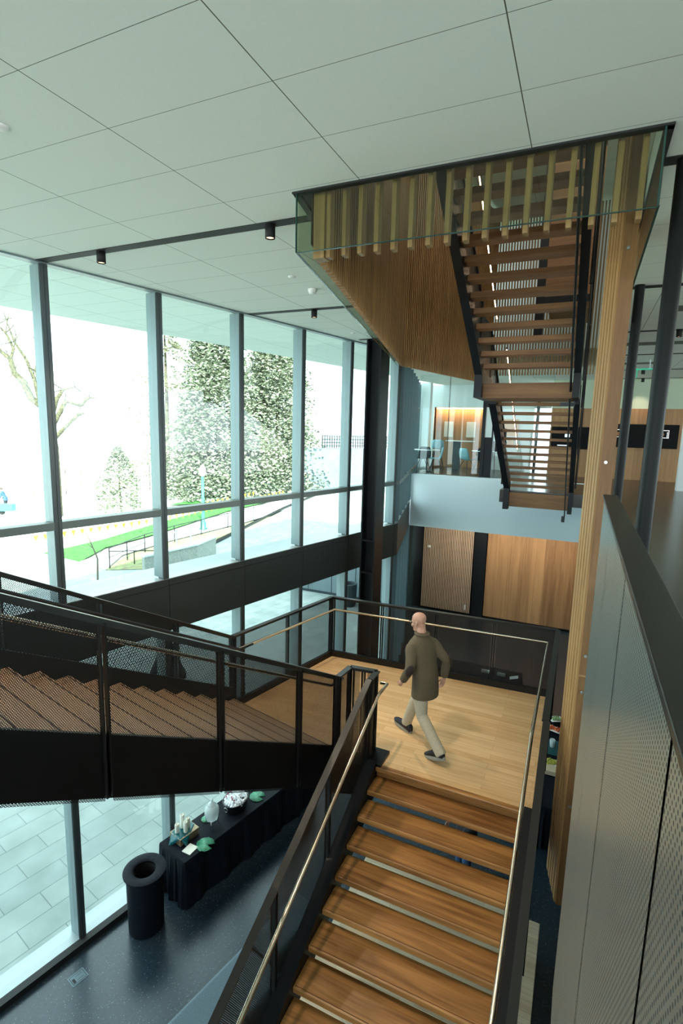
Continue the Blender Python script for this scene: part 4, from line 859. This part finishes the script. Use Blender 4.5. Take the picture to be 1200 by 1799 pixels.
def person(name, label, loc, rz, pose, skin, top, legs, shoe, sole, head_turn=0.0, hair=None, extras=True, detail=.006):
    t = thing(name, label, 'person', loc); B = Vector(loc)
    W = lambda p: B+Vector(p)
    P = pose; hz = P['hip']; lean = P.get('lean', .03)
    # ---- body: head, neck, chest, arms, hands, legs in one surface
    mb = MB(); nk = Vector((0, lean+.01, hz+.60)); hc = Vector((0, lean+.06, hz+.735))
    tw = Matrix.Rotation(head_turn, 3, 'Z') @ Matrix.Rotation(P.get('nod', -.25), 3, 'X')
    Hp = lambda x, y, z: B+hc+tw @ Vector((x, y, z))
    hx, hy, hzv = tw @ XV, tw @ YV, tw @ ZV
    prof = [(-.118, .030, .020, .055), (-.105, .042, .038, .045), (-.08, .052, .058, .030), (-.05, .060, .074, .018), (-.015, .068, .086, .004), (.02, .073, .094, -.006), (.05, .073, .095, -.010), (.078, .066, .086, -.012), (.100, .050, .066, -.012), (.114, .028, .038, -.012), (.119, .008, .012, -.012)]
    loft(mb, [(Hp(0, yo, z), hx*rx, hy*ry) for z, rx, ry, yo in prof], 24)
    mb.sphere(Hp(0, .098, -.028), .016, 10, 8, (.85, 1.0, 1.3)); mb.tube([Hp(0, .086, .012), Hp(0, .101, -.024)], .009, 8)      # nose
    mb.tube([Hp(-.035, .083, .018), Hp(0, .092, .02), Hp(.035, .083, .018)], .008, 8); mb.tube([Hp(-.02, .087, -.062), Hp(0, .092, -.062), Hp(.02, .087, -.062)], .007, 8)
    mb.sphere(Hp(0, .078, -.098), .022, 10, 8)
    for s in (-1, 1): mb.sphere(Hp(s*.074, -.008, -.012), .026, 10, 8, (.38, .7, 1.15)); mb.sphere(Hp(s*.045, .062, -.03), .026, 10, 8)
    limb(mb, [W(nk+Vector((0, -.015, -.10))), W(nk+Vector((0, -.01, 0))), B+hc+tw @ Vector((0, -.018, -.075)), B+hc+tw @ Vector((0, -.02, -.03))], [.085, .058, .056, .06], 16)
    loft(mb, [(W((0, 0, hz-.06)), XV*.13, YV*.09), (W((0, lean*.3, hz+.12)), XV*.12, YV*.085), (W((0, lean*.8, hz+.40)), XV*.15, YV*.09), (W((0, lean, hz+.52)), XV*.12, YV*.06)], 20)
    for s, arm in ((-1, P['larm']), (1, P['rarm'])):
        sh = Vector((s*.145, lean, hz+.465)); el, wr = Vector(arm[0]), Vector(arm[1])
        limb(mb, [W(sh), W(sh+(el-sh)*.5), W(el), W(el+(wr-el)*.5), W(wr)], [.036, .036, .034, .033, .025], 12)
        d = (wr-el); hand(mb, W(wr), d+Vector((0, .03, 0)), Vector((-s, .25, 0)), Vector((0, 1, .0))*1.0 if True else 0)
    for s, lg in ((-1, P['lleg']), (1, P['rleg'])):
        hp = Vector((s*.09, 0, hz-.02)); kn, an = Vector(lg[0]), Vector(lg[1])
        limb(mb, [W(hp), W(hp+(kn-hp)*.5), W(kn), W(kn+(an-kn)*.35), W(an)], [.075, .066, .05, .05, .033], 12)
        mb.tube([W(an), W(an+Vector((0, .05, -.04)))], .03, 8)
    b = obj('body', mb, skin, t); remesh(b, detail, 2)
    # ---- jacket
    mb = MB(); jz = P.get('hem', hz-.16)
    dx = P.get('twist', 0.0); X2 = Vector((math.cos(dx), math.sin(dx), 0)); Y2 = Vector((-math.sin(dx), math.cos(dx), 0))
    loft(mb, [(W((0, -.01, jz)), XV*.192, YV*.145), (W((0, -.01, jz+.10)), XV*.190, YV*.143), (W((0, 0, hz+.10)), XV*.182, YV*.135), (W((0, lean*.5, hz+.25)), X2*.186, Y2*.132),
              (W((0, lean*.8, hz+.38)), X2*.200, Y2*.132), (W((0, lean*.9, hz+.455)), X2*.212, Y2*.120), (W((0, lean*.9, hz+.515)), X2*.185, Y2*.10), (W((0, lean*.95, hz+.55)), X2*.135, Y2*.09), (W((0, lean, hz+.575)), X2*.095, Y2*.083), (W((0, lean, hz+.60)), X2*.075, Y2*.075), (W((0, lean-.01, hz+.625)), X2*.078, Y2*.078)], 28)
    for s, arm in ((-1, P['larm']), (1, P['rarm'])):
        sh = Vector((0, lean*.9, hz+.470))+X2*(s*.150); el, wr = Vector(arm[0]), Vector(arm[1]); m1 = sh+(el-sh)*.5
        limb(mb, [W(sh), W(sh+(el-sh)*.2+X2*s*.012), W(m1), W(el), W(el+(wr-el)*.45), W(el+(wr-el)*.93)], [.070, .072, .068, .062, .057, .048], 16)
    j = obj('jacket', mb, top, t); remesh(j, .009, 10)
    # ---- trousers
    mb = MB()
    loft(mb, [(W((0, -.01, hz-.13)), XV*.165, YV*.125), (W((0, -.01, hz-.03)), XV*.175, YV*.130), (W((0, 0, hz+.12)), XV*.16, YV*.115)], 22)
    for s, lg in ((-1, P['lleg']), (1, P['rleg'])):
        hp = Vector((s*.088, 0, hz-.05)); kn, an = Vector(lg[0]), Vector(lg[1])
        limb(mb, [W(hp), W(hp+(kn-hp)*.35), W(hp+(kn-hp)*.7), W(kn), W(kn+(an-kn)*.3), W(kn+(an-kn)*.65), W(an+(an-kn).normalized()*.02)], [.102, .094, .082, .073, .070, .067, .068], 16)
    tr = obj('trousers', mb, legs, t); remesh(tr, .010, 6)
    # ---- shoes
    for s, lg in ((-1, P['lleg']), (1, P['rleg'])):
        an = Vector(lg[1]); pit = lg[2]; R3 = Matrix.Rotation(pit, 3, 'X') @ Matrix.Identity(3); o = Vector(lg[3])
        q = lambda x, y, z: W(o+R3 @ Vector((x, y, z)))
        ax_, bz = XV, R3 @ ZV
        mb = MB(); loft(mb, [(q(0, -.085, .045), ax_*.026, bz*.018), (q(0, -.07, .06), ax_*.038, bz*.045), (q(0, -.02, .07), ax_*.042, bz*.055), (q(0, .05, .058), ax_*.044, bz*.04), (q(0, .12, .045), ax_*.048, bz*.028), (q(0, .175, .038), ax_*.040, bz*.02), (q(0, .20, .035), ax_*.02, bz*.012)], 16)
        mb.v = [q(0, 0, 0)+(v-q(0, 0, 0))*1.14 for v in mb.v]; sh = obj('shoe', mb, shoe, t)
        mb = MB(); n = 20; ring = []
        for k in range(n):
            a = 2*math.pi*k/n; y = .055+.15*math.sin(a); x = (.045+.008*math.sin(a))*math.cos(a)*(1.0); ring.append((x, y))
        vs = [q(x*1.02, y, 0) for x, y in ring]+[q(x*1.08, y, .018) for x, y in ring]+[q(x, y, .034) for x, y in ring]
        fs = [tuple(range(n-1, -1, -1)), tuple(range(2*n, 3*n))]+[(i*n+k, i*n+(k+1) % n, (i+1)*n+(k+1) % n, (i+1)*n+k) for i in (0, 1) for k in range(n)]
        vs = [q(0, 0, 0)+(v-q(0, 0, 0))*1.14 for v in vs]; mb.add(vs, fs); obj('sole', mb, sole, sh)
    if hair:
        mb = MB(); mb.sphere(Hp(0, -.022, .028), .1, 20, 14, (.84, 1.02, 1.0)); mb.sphere(Hp(0, -.06, -.03), .07, 16, 10, (.95, .7, 1.1)); obj('hair', mb, hair, t)
    if extras:
        mb = MB()
        for s in (-1, 1):
            mb.tube([Hp(s*.034+.024*math.cos(2*math.pi*k/14), .108, .000+.020*math.sin(2*math.pi*k/14)) for k in range(15)], .0028, 6, False)
            mb.tube([Hp(s*.058, .106, .004), Hp(s*.078, .04, .004), Hp(s*.080, -.005, .0)], .0026, 6)
        mb.tube([Hp(-.010, .110, .004), Hp(.010, .110, .004)], .0028, 6); obj('glasses', mb, G['black'], t)
        mb = MB(); 
        for s in (-1, 1): mb.sphere(Hp(s*.032, .080, .000), .011, 8, 6)
        obj('eyes', mb, mat('eye_dark', (.05, .04, .04), .2), t)
        pm = mat('elbow_patch_brown', (.030, .018, .014), .7)
        for arm, s in ((P['larm'], -1), (P['rarm'], 1)):
            el, wr = Vector(arm[0]), Vector(arm[1]); ax_ = (wr-Vector((s*.165, 0, hz+.5))).normalized(); bk = Vector((s*.75, -.75, 0)); bk = (bk-ax_*bk.dot(ax_)).normalized(); sd_ = ax_.cross(bk)
            mb = MB(); loft(mb, [(W(el+bk*.050+ax_*(.085*math.sin(u))), sd_*(.045*math.cos(u)+.001), bk*(.018*math.cos(u)+.001)) for u in [(-1.45+2.9*k/8) for k in range(9)]], 14); obj('elbow_patch', mb, pm, t)
        cu = mat('jacket_collar', (.10, .085, .055), .8)
        mb = MB(); cpts = [W(Vector((0, lean-.005, hz+.605))+X2*(.082*math.cos(a))+Y2*(.082*math.sin(a))) for a in [math.radians(-235+290*k/20) for k in range(21)]]; mb.tube(cpts, .016, 8); obj('collar', mb, top, t)
    t.rotation_euler = (0, 0, rz)
    return t
skin = noisy('skin', (.52, .27, .19), (.60, .33, .235), .5, 30, 3)
jacket = noisy('olive_brown_jacket', (.095, .070, .040), (.135, .104, .062), .85, 120, 2); chino = noisy('khaki_trousers', (.48, .42, .31), (.56, .50, .38), .85, 80, 2)
navy = mat('navy_shoe', (.010, .012, .022), .6); sole_ = mat('pale_sole', (.30, .30, .27), .6)
walk = dict(hip=.875, lean=.10, hem=.70, twist=-.12, nod=-.22, larm=((-.265, .0, 1.115), (-.235, .155, .885)), rarm=((.262, -.10, 1.13), (.275, -.06, .885)),
            rleg=((.085, .245, .485), (.075, .375, .120), .12, (.075, .38, .004)), lleg=((-.085, -.06, .475), (-.08, -.405, .150), -.36, (-.08, -.380, .062)))
person('person', 'bald person with glasses, olive jacket and khaki trousers, walking across the landing', (-1.545, 6.045, ZL), 1.04, walk, skin, jacket, chino, navy, sole_, .25)
stand = dict(hip=.93, lean=.02, hem=.80, nod=-.3, larm=((-.25, -.03, 1.17), (-.16, .18, 1.02)), rarm=((.25, -.03, 1.17), (.16, .18, 1.02)),
             rleg=((.09, .03, .50), (.095, 0, .10), 0, (.095, 0, .002)), lleg=((-.09, .03, .50), (-.095, 0, .10), 0, (-.095, 0, .002)))
blk = noisy('dark_top', (.012, .013, .018), (.02, .022, .03), .8, 40, 2); jean = noisy('blue_jeans', (.02, .06, .14), (.04, .10, .20), .8, 60, 3)
person('person', 'person in dark top and blue jeans standing below, glimpsed between the stair treads', (-1.13, 7.45, ZG), 2.4, stand, skin, blk, jean, navy, sole_, 0, mat('dark_hair', (.02, .014, .01), .6), False, .008)
bend = dict(hip=.93, lean=.22, hem=.80, nod=-.6, larm=((-.25, .2, 1.12), (-.2, .38, .9)), rarm=((.25, .2, 1.12), (.2, .38, .9)), rleg=stand['rleg'], lleg=stand['lleg'])
person('person', 'distant person in blue top stooping over a teal cart on the sunlit ground', (-40.4, 25.8, ZG), 2.0, bend, skin, mat('blue_top', (.03, .08, .2), .8), blk, navy, sole_, 0, mat('brown_hair', (.05, .03, .02), .6), False, .012)
# ------------------------------------------------------------------ outside
mb = MB(); mb.prism([(-140, -60), (60, -60), (60, 140), (-140, 140)], ZG-.8, ZG-.12); struct('ground', mb, G['earth'])
edge = [(-24.1, 14.9), (-26.0, 18.3), (-22.58, 17.92), (-20.23, 17.42), (-18.74, 18.52), (-18.27, 19.8), (-20.07, 26.73), (-23.21, 39.0), (-25.55, 50.76), (-25.0, 56)]
poly = [xy(F(6.34, -9)), (-30, -12), (-30, 12)]+edge+[(-6, 56), (-5.75, 19.7), (C2.x, C2.y), xy(C1)]
mb = MB()
n = len(poly)
pl = MB(); pl.add([Vector((p[0], p[1], ZG-.004)) for p in poly], [tuple(range(n))]); o = struct('ground_paving', pl, G['paving'])
def flat(name, pts, m, z, label=None, cat=None, kind=None):
    pl = MB(); pl.add([Vector((p[0], p[1], ZG+z)) for p in pts], [tuple(range(len(pts)))]); o = obj(name, pl, m)
    if label: tag(o, label, cat, None, kind)
    else: o['kind'] = 'structure'
    return o
flat('ground_lawn', [(-25.7, 18.18), (-22.58, 17.92), (-24.03, 20.76), (-24.41, 25.08), (-26.28, 35.02), (-26.66, 44.78), (-28.28, 47.51), (-28.62, 38.15), (-27.29, 28.92), (-25.85, 22.15)][::1], G['lawn'], .01)
flat('ground_lawn_far', [(-32.56, 34.56), (-33.2, 41), (-33.5, 47.85), (-29.76, 47.62), (-30.1, 43.88), (-31.27, 36.72)], G['lawn'], .008)
flat('ground_path', [(-22.58, 17.92), (-20.23, 17.42), (-21.9, 20.0), (-22.23, 24.0), (-22.17, 29.54), (-21.9, 33.9), (-23.21, 39.0), (-25.5, 46), (-26.2, 44), (-25.08, 33.42), (-24.15, 24.82)], G['concrete'], .014)
flat('ground_bed', [(-20.23, 17.42), (-18.74, 18.52), (-18.27, 19.8), (-19.86, 26.45), (-22.68, 38.0), (-21.9, 35.0), (-21.79, 29.03), (-22.01, 23.76), (-21.6, 20.0)], G['bed'], .02)
def curb(a, b, w, h, m='concrete', name='curb'): 
    mb = MB(); a, b = Vector((*a, ZG+h/2)), Vector((*b, ZG+h/2)); mb.bar(a, b, w, h); return obj(name, mb, G[m])
for k, (a, b) in enumerate((((-18.27, 19.8), (-20.07, 26.73)), ((-20.07, 26.73), (-23.21, 39.0)), ((-23.21, 39.0), (-25.55, 50.76)))): o = curb(a, b, .25, .12, 'steel', 'trim_%d' % (150+k)); o['kind'] = 'structure'
o = curb((-18.27, 20.0), (-16.0, 22.3), .1, .01, 'steel', 'trim_153'); o['kind'] = 'structure'
mb = MB(); mb.prism([(-17.95, 17.5), (-17.75, 17.45), (-17.35, 20.6), (-17.75, 22.6), (-18.0, 22.5), (-17.75, 20.5)], ZG, ZG+.95); struct('wall_garden', mb, G['wallc'])
mb = MB(); mb.prism([(-18.0, 17.46), (-17.7, 17.4), (-17.3, 20.6), (-17.7, 22.6), (-18.05, 22.5), (-17.8, 20.5)], ZG+.95, ZG+1.03); struct('wall_garden_cap', mb, G['concrete'])
t = thing('metal_handrail', 'pale metal stair handrail by the low block wall outside', 'handrail', (-17.9, 18.5, ZG))
mb = MB(); mb.tube([(-17.7, 18.1, ZG+1.0), (-17.6, 19.4, ZG+1.9), (-17.5, 20.3, ZG+1.95)], .03, 8); obj('rail', mb, G['concrete'], t)
for p, h in (((-17.7, 18.1), 1.0), ((-17.6, 19.4), 1.9), ((-17.5, 20.3), 1.95)):
    mb = MB(); mb.tube([(p[0], p[1], ZG), (p[0], p[1], ZG+h)], .03, 8); obj('post', mb, G['concrete'], t)
t = thing('path_railing', 'thin black pipe railing running along the curving garden path', 'railing', (-21.5, 22, ZG))
pts = [(-20.3, 17.75), (-20.8, 19.3), (-21.3, 21.0), (-21.75, 23.8), (-21.8, 26.3), (-21.9, 29.2), (-22.0, 32.5), (-22.8, 36.5), (-23.8, 41)]
mb = MB(); mb.tube([(p[0], p[1], ZG+1.0) for p in pts], .028, 6); mb.tube([(p[0], p[1], ZG+.55) for p in pts[:3]], .02, 6); obj('rail', mb, G['pipe'], t)
for p in pts: mb = MB(); mb.tube([(p[0], p[1], ZG), (p[0], p[1], ZG+1.0)], .03, 6); obj('post', mb, G['pipe'], t)
t = thing('path_railing', 'short black pipe railing on the near side of the path bend', 'railing', (-19.8, 18.6, ZG))
mb = MB(); mb.tube([(-20.3, 17.75, ZG+.85), (-19.9, 18.9, ZG+.7), (-19.0, 20.0, ZG+.6)], .025, 6); obj('rail', mb, G['pipe'], t)
for p in ((-19.9, 18.9, .7), (-19.0, 20.0, .6)): mb = MB(); mb.tube([(p[0], p[1], ZG), (p[0], p[1], ZG+p[2])], .025, 6); obj('post', mb, G['pipe'], t)
def pennants(a, b, n, label):
    t = thing('pennant_line', label, 'pennant line', (a[0], a[1], ZG), 'pennant lines over the lawn'); a, b = Vector(a), Vector(b)
    mb = MB(); mb.tube([a+(b-a)*k/10 for k in range(11)], .008, 4); obj('cord', mb, G['twig'], t)
    for k in range(n):
        p = a+(b-a)*((k+.5)/n); d = (b-a).normalized()*.14
        mb = MB(); mb.add([p-d, p+d, p-ZV*.34, p-d+NV*.01, p+d+NV*.01, p-ZV*.34+NV*.01], [(0, 2, 1), (3, 4, 5), (0, 1, 4, 3), (1, 2, 5, 4), (2, 0, 3, 5)]); obj('flag', mb, G['yellow'], t)
pennants((-26.9, 18.4, ZG+.75), (-24.6, 25.4, ZG+.95), 15, 'row of small yellow pennants along the near lawn edge, left of the second mullion')
pennants((-24.6, 25.6, ZG+.95), (-25.6, 43, ZG+1.0), 26, 'row of small yellow pennants along the near lawn edge, right of the second mullion')
pennants((-28.4, 21.0, ZG+.8), (-26.4, 28.9, ZG+1.0), 13, 'fainter yellow pennant row farther across the lawn, left part')
pennants((-26.4, 29.1, ZG+1.0), (-26.9, 40, ZG+1.1), 16, 'fainter yellow pennant row farther across the lawn, right part')
t = thing('lamp_post', 'green street lamp post with flared base beside the path', 'lamp post', (-22.9, 27.83, ZG))
mb = MB(); mb.lathe((-22.9, 27.83, ZG), [(.28, 0), (.28, .1), (.2, .18), (.2, .45), (.12, .6), (.10, 1.4), (.09, 3.6), (0, 3.6)], 16); obj('post', mb, G['lampgreen'], t)
mb = MB(); mb.lathe((-22.9, 27.83, ZG+3.6), [(.1, 0), (.2, .15), (.22, .5), (.1, .7), (0, .8)], 16); obj('lantern', mb, G['sign'], t)
# canopy edge joint lines under the soffit follow the ceiling; planting
def leaves(name_mb, centers, size, tilt=1.0):
    for c in centers:
        m3 = Matrix.Rotation(random.uniform(0, 6.28), 3, 'Z') @ Matrix.Rotation(random.uniform(-tilt, tilt), 3, 'X') @ Matrix.Rotation(random.uniform(-.6, .6), 3, 'Y'); s = size*random.uniform(.6, 1.3)
        a, b = m3 @ XV*s, m3 @ YV*s*.55; name_mb.add([c-a, c-b, c+a, c+b], [(0, 1, 2, 3)])
def conifer(x, y, h, r, n, size, label, weep=True, m='leafd', dens=.8):
    t = thing('conifer_tree', label, 'tree', (x, y, ZG))
    mb = MB(); mb.tube([(x, y, ZG), (x+.1, y, ZG+h*.5), (x, y, ZG+h*.97)], .3, 10, True, [.28, .2, .04]); obj('trunk', mb, G['bark'], t)
    cs = []
    for k in range(int(n/40)):
        u = random.random()**1.25; z = ZG+h*(.05+.93*u); rr = r*(1-u)**.6*(.75+.5*random.random()); a = random.random()*6.28
        for q in range(40):
            w_ = random.random(); d_ = rr*(.35+.65*w_); dz = -(w_**2)*(1.6 if weep else .5)-random.random()*(1.5 if weep else .3)
            aa = a+random.gauss(0, .12); cs.append(Vector((x+d_*math.cos(aa), y+d_*math.sin(aa), max(ZG+.2, z+dz+.4))))
    mb = MB(); leaves(mb, cs, size); obj('foliage', mb, G[m], t)
conifer(-33.4, 43.0, 22, 5.4, 46000, .20, 'tall dense weeping conifer seen between the second and third mullions')
conifer(-30.5, 49.5, 22, 5.6, 46000, .20, 'tall weeping conifer seen between the third and fourth mullions')
conifer(-40, 43, 19, 5, 9000, .15, 'loose pale conifer seen just left of the second mullion', False, 'leafl')
t = thing('flowering_shrub', 'conical evergreen shrub with pale blossoms standing alone on the sunny ground', 'shrub', (-33.2, 30.33, ZG))
mb = MB(); mb.tube([(-33.2, 30.33, ZG), (-33.2, 30.33, ZG+4.6)], .08, 8); obj('trunk', mb, G['bark'], t)
cs = []
for k in range(5200):
    u = random.random(); a = random.random()*6.28; q = 1.75*(min(1, (1-u)*1.5+.12))*math.sqrt(random.uniform(.25, 1))*(1+.2*math.sin(a*3+u*9)); cs.append(Vector((-33.2+q*math.cos(a), 30.33+q*math.sin(a), ZG+.1+5.1*u)))
mb = MB(); leaves(mb, cs, .11, 1.5); obj('foliage', mb, G['leafd'], t)
mb = MB(); leaves(mb, random.sample(cs, 1000), .07, 1.5); obj('blossom', mb, mat('pale_blossom', (.8, .62, .5), .8), t)
t = thing('bare_tree', 'big leafless tree with mossy twisting limbs at the far left', 'tree', (-35.4, 26.4, ZG))
br = [([(-35.43, 26.4, -7), (-35.39, 26.44, -4.17), (-35.4, 26.44, -2.07), (-35.49, 26.32, -0.21), (-35.73, 26.0, 1.11)], [.42, .36, .34, .30, .26]),
 ([(-35.73, 26.0, 1.0), (-36.14, 25.46, 1.56), (-36.38, 25.15, 2.64), (-36.71, 24.71, 3.27), (-36.81, 24.57, 4.22), (-37.12, 24.17, 4.63), (-37.37, 23.83, 5.27)], [.26, .24, .24, .2, .17, .12, .08]),
 ([(-36.82, 24.57, 4.14), (-36.67, 24.77, 4.93), (-36.91, 24.44, 5.92), (-37.19, 24.08, 6.43)], [.12, .1, .07, .04]),
 ([(-35.48, 26.33, -.01), (-35.17, 26.74, 1.64), (-34.88, 27.12, 2.31), (-34.43, 27.72, 2.52)], [.2, .15, .1, .04]),
 ([(-35.41, 26.42, -.42), (-34.84, 27.17, 1.46), (-34.24, 27.97, 1.22), (-33.9, 28.42, 1.83), (-33.57, 28.85, 1.77)], [.18, .16, .15, .1, .04]),
 ([(-35.35, 26.51, -1.24), (-34.66, 27.41, .03), (-34.35, 27.82, .55), (-34.07, 28.19, .69)], [.16, .13, .14, .04]),
 ([(-35.82, 25.88, 1.2), (-35.99, 25.66, 2.96), (-36.26, 25.31, 4.3), (-36.63, 24.82, 5.39), (-36.88, 24.49, 6.86)], [.14, .12, .1, .07, .03]),
 ([(-35.43, 26.39, .2), (-35.77, 25.96, 1.99), (-35.93, 25.74, 3.56), (-35.7, 26.04, 5.15)], [.12, .1, .07, .03])]
mb = MB()
for pts, rd in br:
    mb.tube(pts, .1, 9, True, rd)
    for p, r1 in list(zip(pts, rd))[1:]:
        for _ in range(3):
            p = Vector(p); q = p
            d_ = Vector((random.gauss(0, .5), random.gauss(0, .6), random.gauss(.3, .5))); e = p+d_*.8; f2 = e+Vector((random.gauss(0, .4), random.gauss(0, .5), random.gauss(.2, .4)))
            mb.tube([p, e, f2], .03, 5, True, [.04, .025, .008])
obj('branches', mb, G['bark'], t)
t = thing('bare_sapling', 'thin leafless sapling on the terrace just outside the second window bay', 'sapling', (-18.5, 15.6, ZG))
mb = MB(); mb.tube([(-18.5, 15.5, ZG), (-18.55, 15.6, ZG+1.2), (-18.7, 15.3, ZG+2.2), (-18.95, 15.0, ZG+3.0)], .03, 6, True, [.05, .04, .025, .01])
for z, dx, dy in ((1.2, .3, .5), (1.6, -.2, -.5), (2.2, .2, .45)): mb.tube([(-18.6, 15.5, ZG+z), (-18.6+dx, 15.5+dy, ZG+z+.6)], .012, 5, True, [.018, .006])
obj('branches', mb, G['twig'], t)
t = thing('chain_fence', 'thin wire fence with posts along the back of the sunny ground', 'fence', (-43, 34, ZG))
for k in range(14):
    p = Vector((-47.4+k*.55, 29.8+k*1.25, ZG)); mb = MB(); mb.tube([p, p+ZV*2.6], .05, 6); obj('post', mb, G['twig'], t)
for z in (1.2, 2.5): mb = MB(); mb.tube([(-47.4, 29.8, ZG+z), (-40.25, 46.05, ZG+z)], .02, 5); obj('wire', mb, G['twig'], t)
mb = MB(); mb.obox((-38.9, 24.2, ZG+.3), (.9, .5, 0), (-.3, .5, 0), (0, 0, .5)); t = thing('garden_cart', 'small teal garden cart beside the distant stooping person', 'cart', (-38.7, 24.4, ZG)); obj('tray', mb, mat('teal_cart', (.05, .3, .3), .5), t)
mb = MB(); mb.tube([(-38.9, 24.5, ZG+.2), (-38.8, 24.45, ZG+.2)], .2, 14); obj('wheel', mb, G['black'], t)
# neighbouring wing
t = thing('neighbour_wing', 'blue-grey panelled building wing with lattice screen beyond the terrace', 'building', (-24, 54, ZG))
a, b = Vector((-27.6, 48.6, ZG)), Vector((-19.5, 60, ZG)); d_ = (b-a); nn2 = Vector((d_.y, -d_.x, 0)).normalized()
mb = MB(); mb.obox(a, d_*1.6, -nn2*-.0+Vector((8, 8, 0)), ZV*4.75); obj('wall', mb, G['bluewall'], t)
mb = MB(); mb.obox(a+ZV*4.75, d_*1.6, nn2*-.1+Vector((.2, -.2, 0)), ZV*.1); obj('coping', mb, G['bluewall'], t)
for k in range(12):
    mb = MB(); mb.obox(a+d_*(k*.135)+Vector((-.03, .02, 0)), d_.normalized()*.05, nn2*.04, ZV*4.75); obj('panel_joint', mb, G['lattice'], t)
la = a+d_*.22
mb = MB()
for k in range(60): mb.obox(la+d_.normalized()*(k*.3)+ZV*4.7, d_.normalized()*.09, nn2*.08, ZV*1.5)
for z in (0, .35, .7, 1.05, 1.42): mb.obox(la+ZV*(4.7+z), d_.normalized()*18, nn2*.08, ZV*.09)
obj('lattice', mb, G['lattice'], t)
mb = MB(); mb.tube([(-23.4, 52.2, ZG), (-23.4, 52.2, 8.2)], .30, 12); tag(obj('mast', mb, mat('pale_blue_mast', (.03, .13, .19), .6)), 'tall pale blue mast rising above the neighbouring wing', 'mast')
mb = MB(); mb.box(-10.9, -5.85, 19.35, 19.6, ZG, -5.15); struct('wall_terrace', mb, G['bluewall'])
mb = MB()
for k in range(4): mb.box(-10.3+k*1.1, -10.28+k*1.1, 19.335, 19.35, ZG, -5.2)
mb.box(-10.9, -5.85, 19.33, 19.35, ZG+.0, ZG+.1); struct('trim_154', mb, G['lattice'])
mb = MB(); mb.box(-10.35, -10.2, 19.28, 19.35, ZG+.35, ZG+.5); tag(obj('wall_outlet', mb, G['sign']), 'small white outlet box on the blue-grey terrace wall', 'outlet')
t = thing('outdoor_bin', 'dark mesh litter bin standing outside near the steel column', 'bin', (-8.0, 18.5, ZG))
mb = MB(); mb.lathe((-8.0, 18.5, ZG), [(.26, 0), (.27, .05), (.30, .85), (.32, .9), (.28, .92), (.26, .85), (.24, .1), (0, .1)], 24); obj('basket', mb, G['lattice'], t)
for k in range(16):
    c_, s__ = math.cos(k*math.pi/8), math.sin(k*math.pi/8); mb = MB(); mb.bar((-8.0+.275*c_, 18.5+.275*s__, ZG+.06), (-8.0+.305*c_, 18.5+.305*s__, ZG+.84), .02, .012, XV); obj('rib', mb, G['black'], t)
t = thing('patio_parasol', 'closed dark parasol on the terrace, seen through the perforated stair panel', 'parasol', (-9.25, 9.74, ZG))
mb = MB(); mb.lathe((-9.25, 9.74, ZG), [(0, 1.75), (.08, 1.7), (.16, 1.4), (.30, 1.0), (.48, .52), (.42, .50), (0, .55)], 16); obj('canopy', mb, G['spandex'], t)
mb = MB(); mb.tube([(-9.25, 9.74, ZG), (-9.25, 9.74, ZG+1.8)], .03, 8); obj('pole', mb, G['pipe'], t)
mb = MB(); mb.lathe((-9.25, 9.74, ZG), [(.26, 0), (.26, .06), (.06, .10), (0, .1)], 20); obj('base', mb, G['pipe'], t)
area('lower_lobby_fill', (-1.0, 18.3, -3.03), 7, 110, (1, .86, .68), (math.radians(25), 0, 0), 1.2)  # unseen source added to brighten the slat and board walls
area('gallery_fill', (6, 6, HC-.05), 6, 120, (.9, 1, .85), (0, 0, 0), 12)  # broad fill added to lift the interior, not a real fitting
area('opening_fill', (-1.2, 9, 5.4), 3, 60, (1, .97, .85), (0, 0, 0), 9)  # fill added above the opening to brighten the slats, no lamp there
for o in LOCS:
    if '_w' in o: del o['_w']
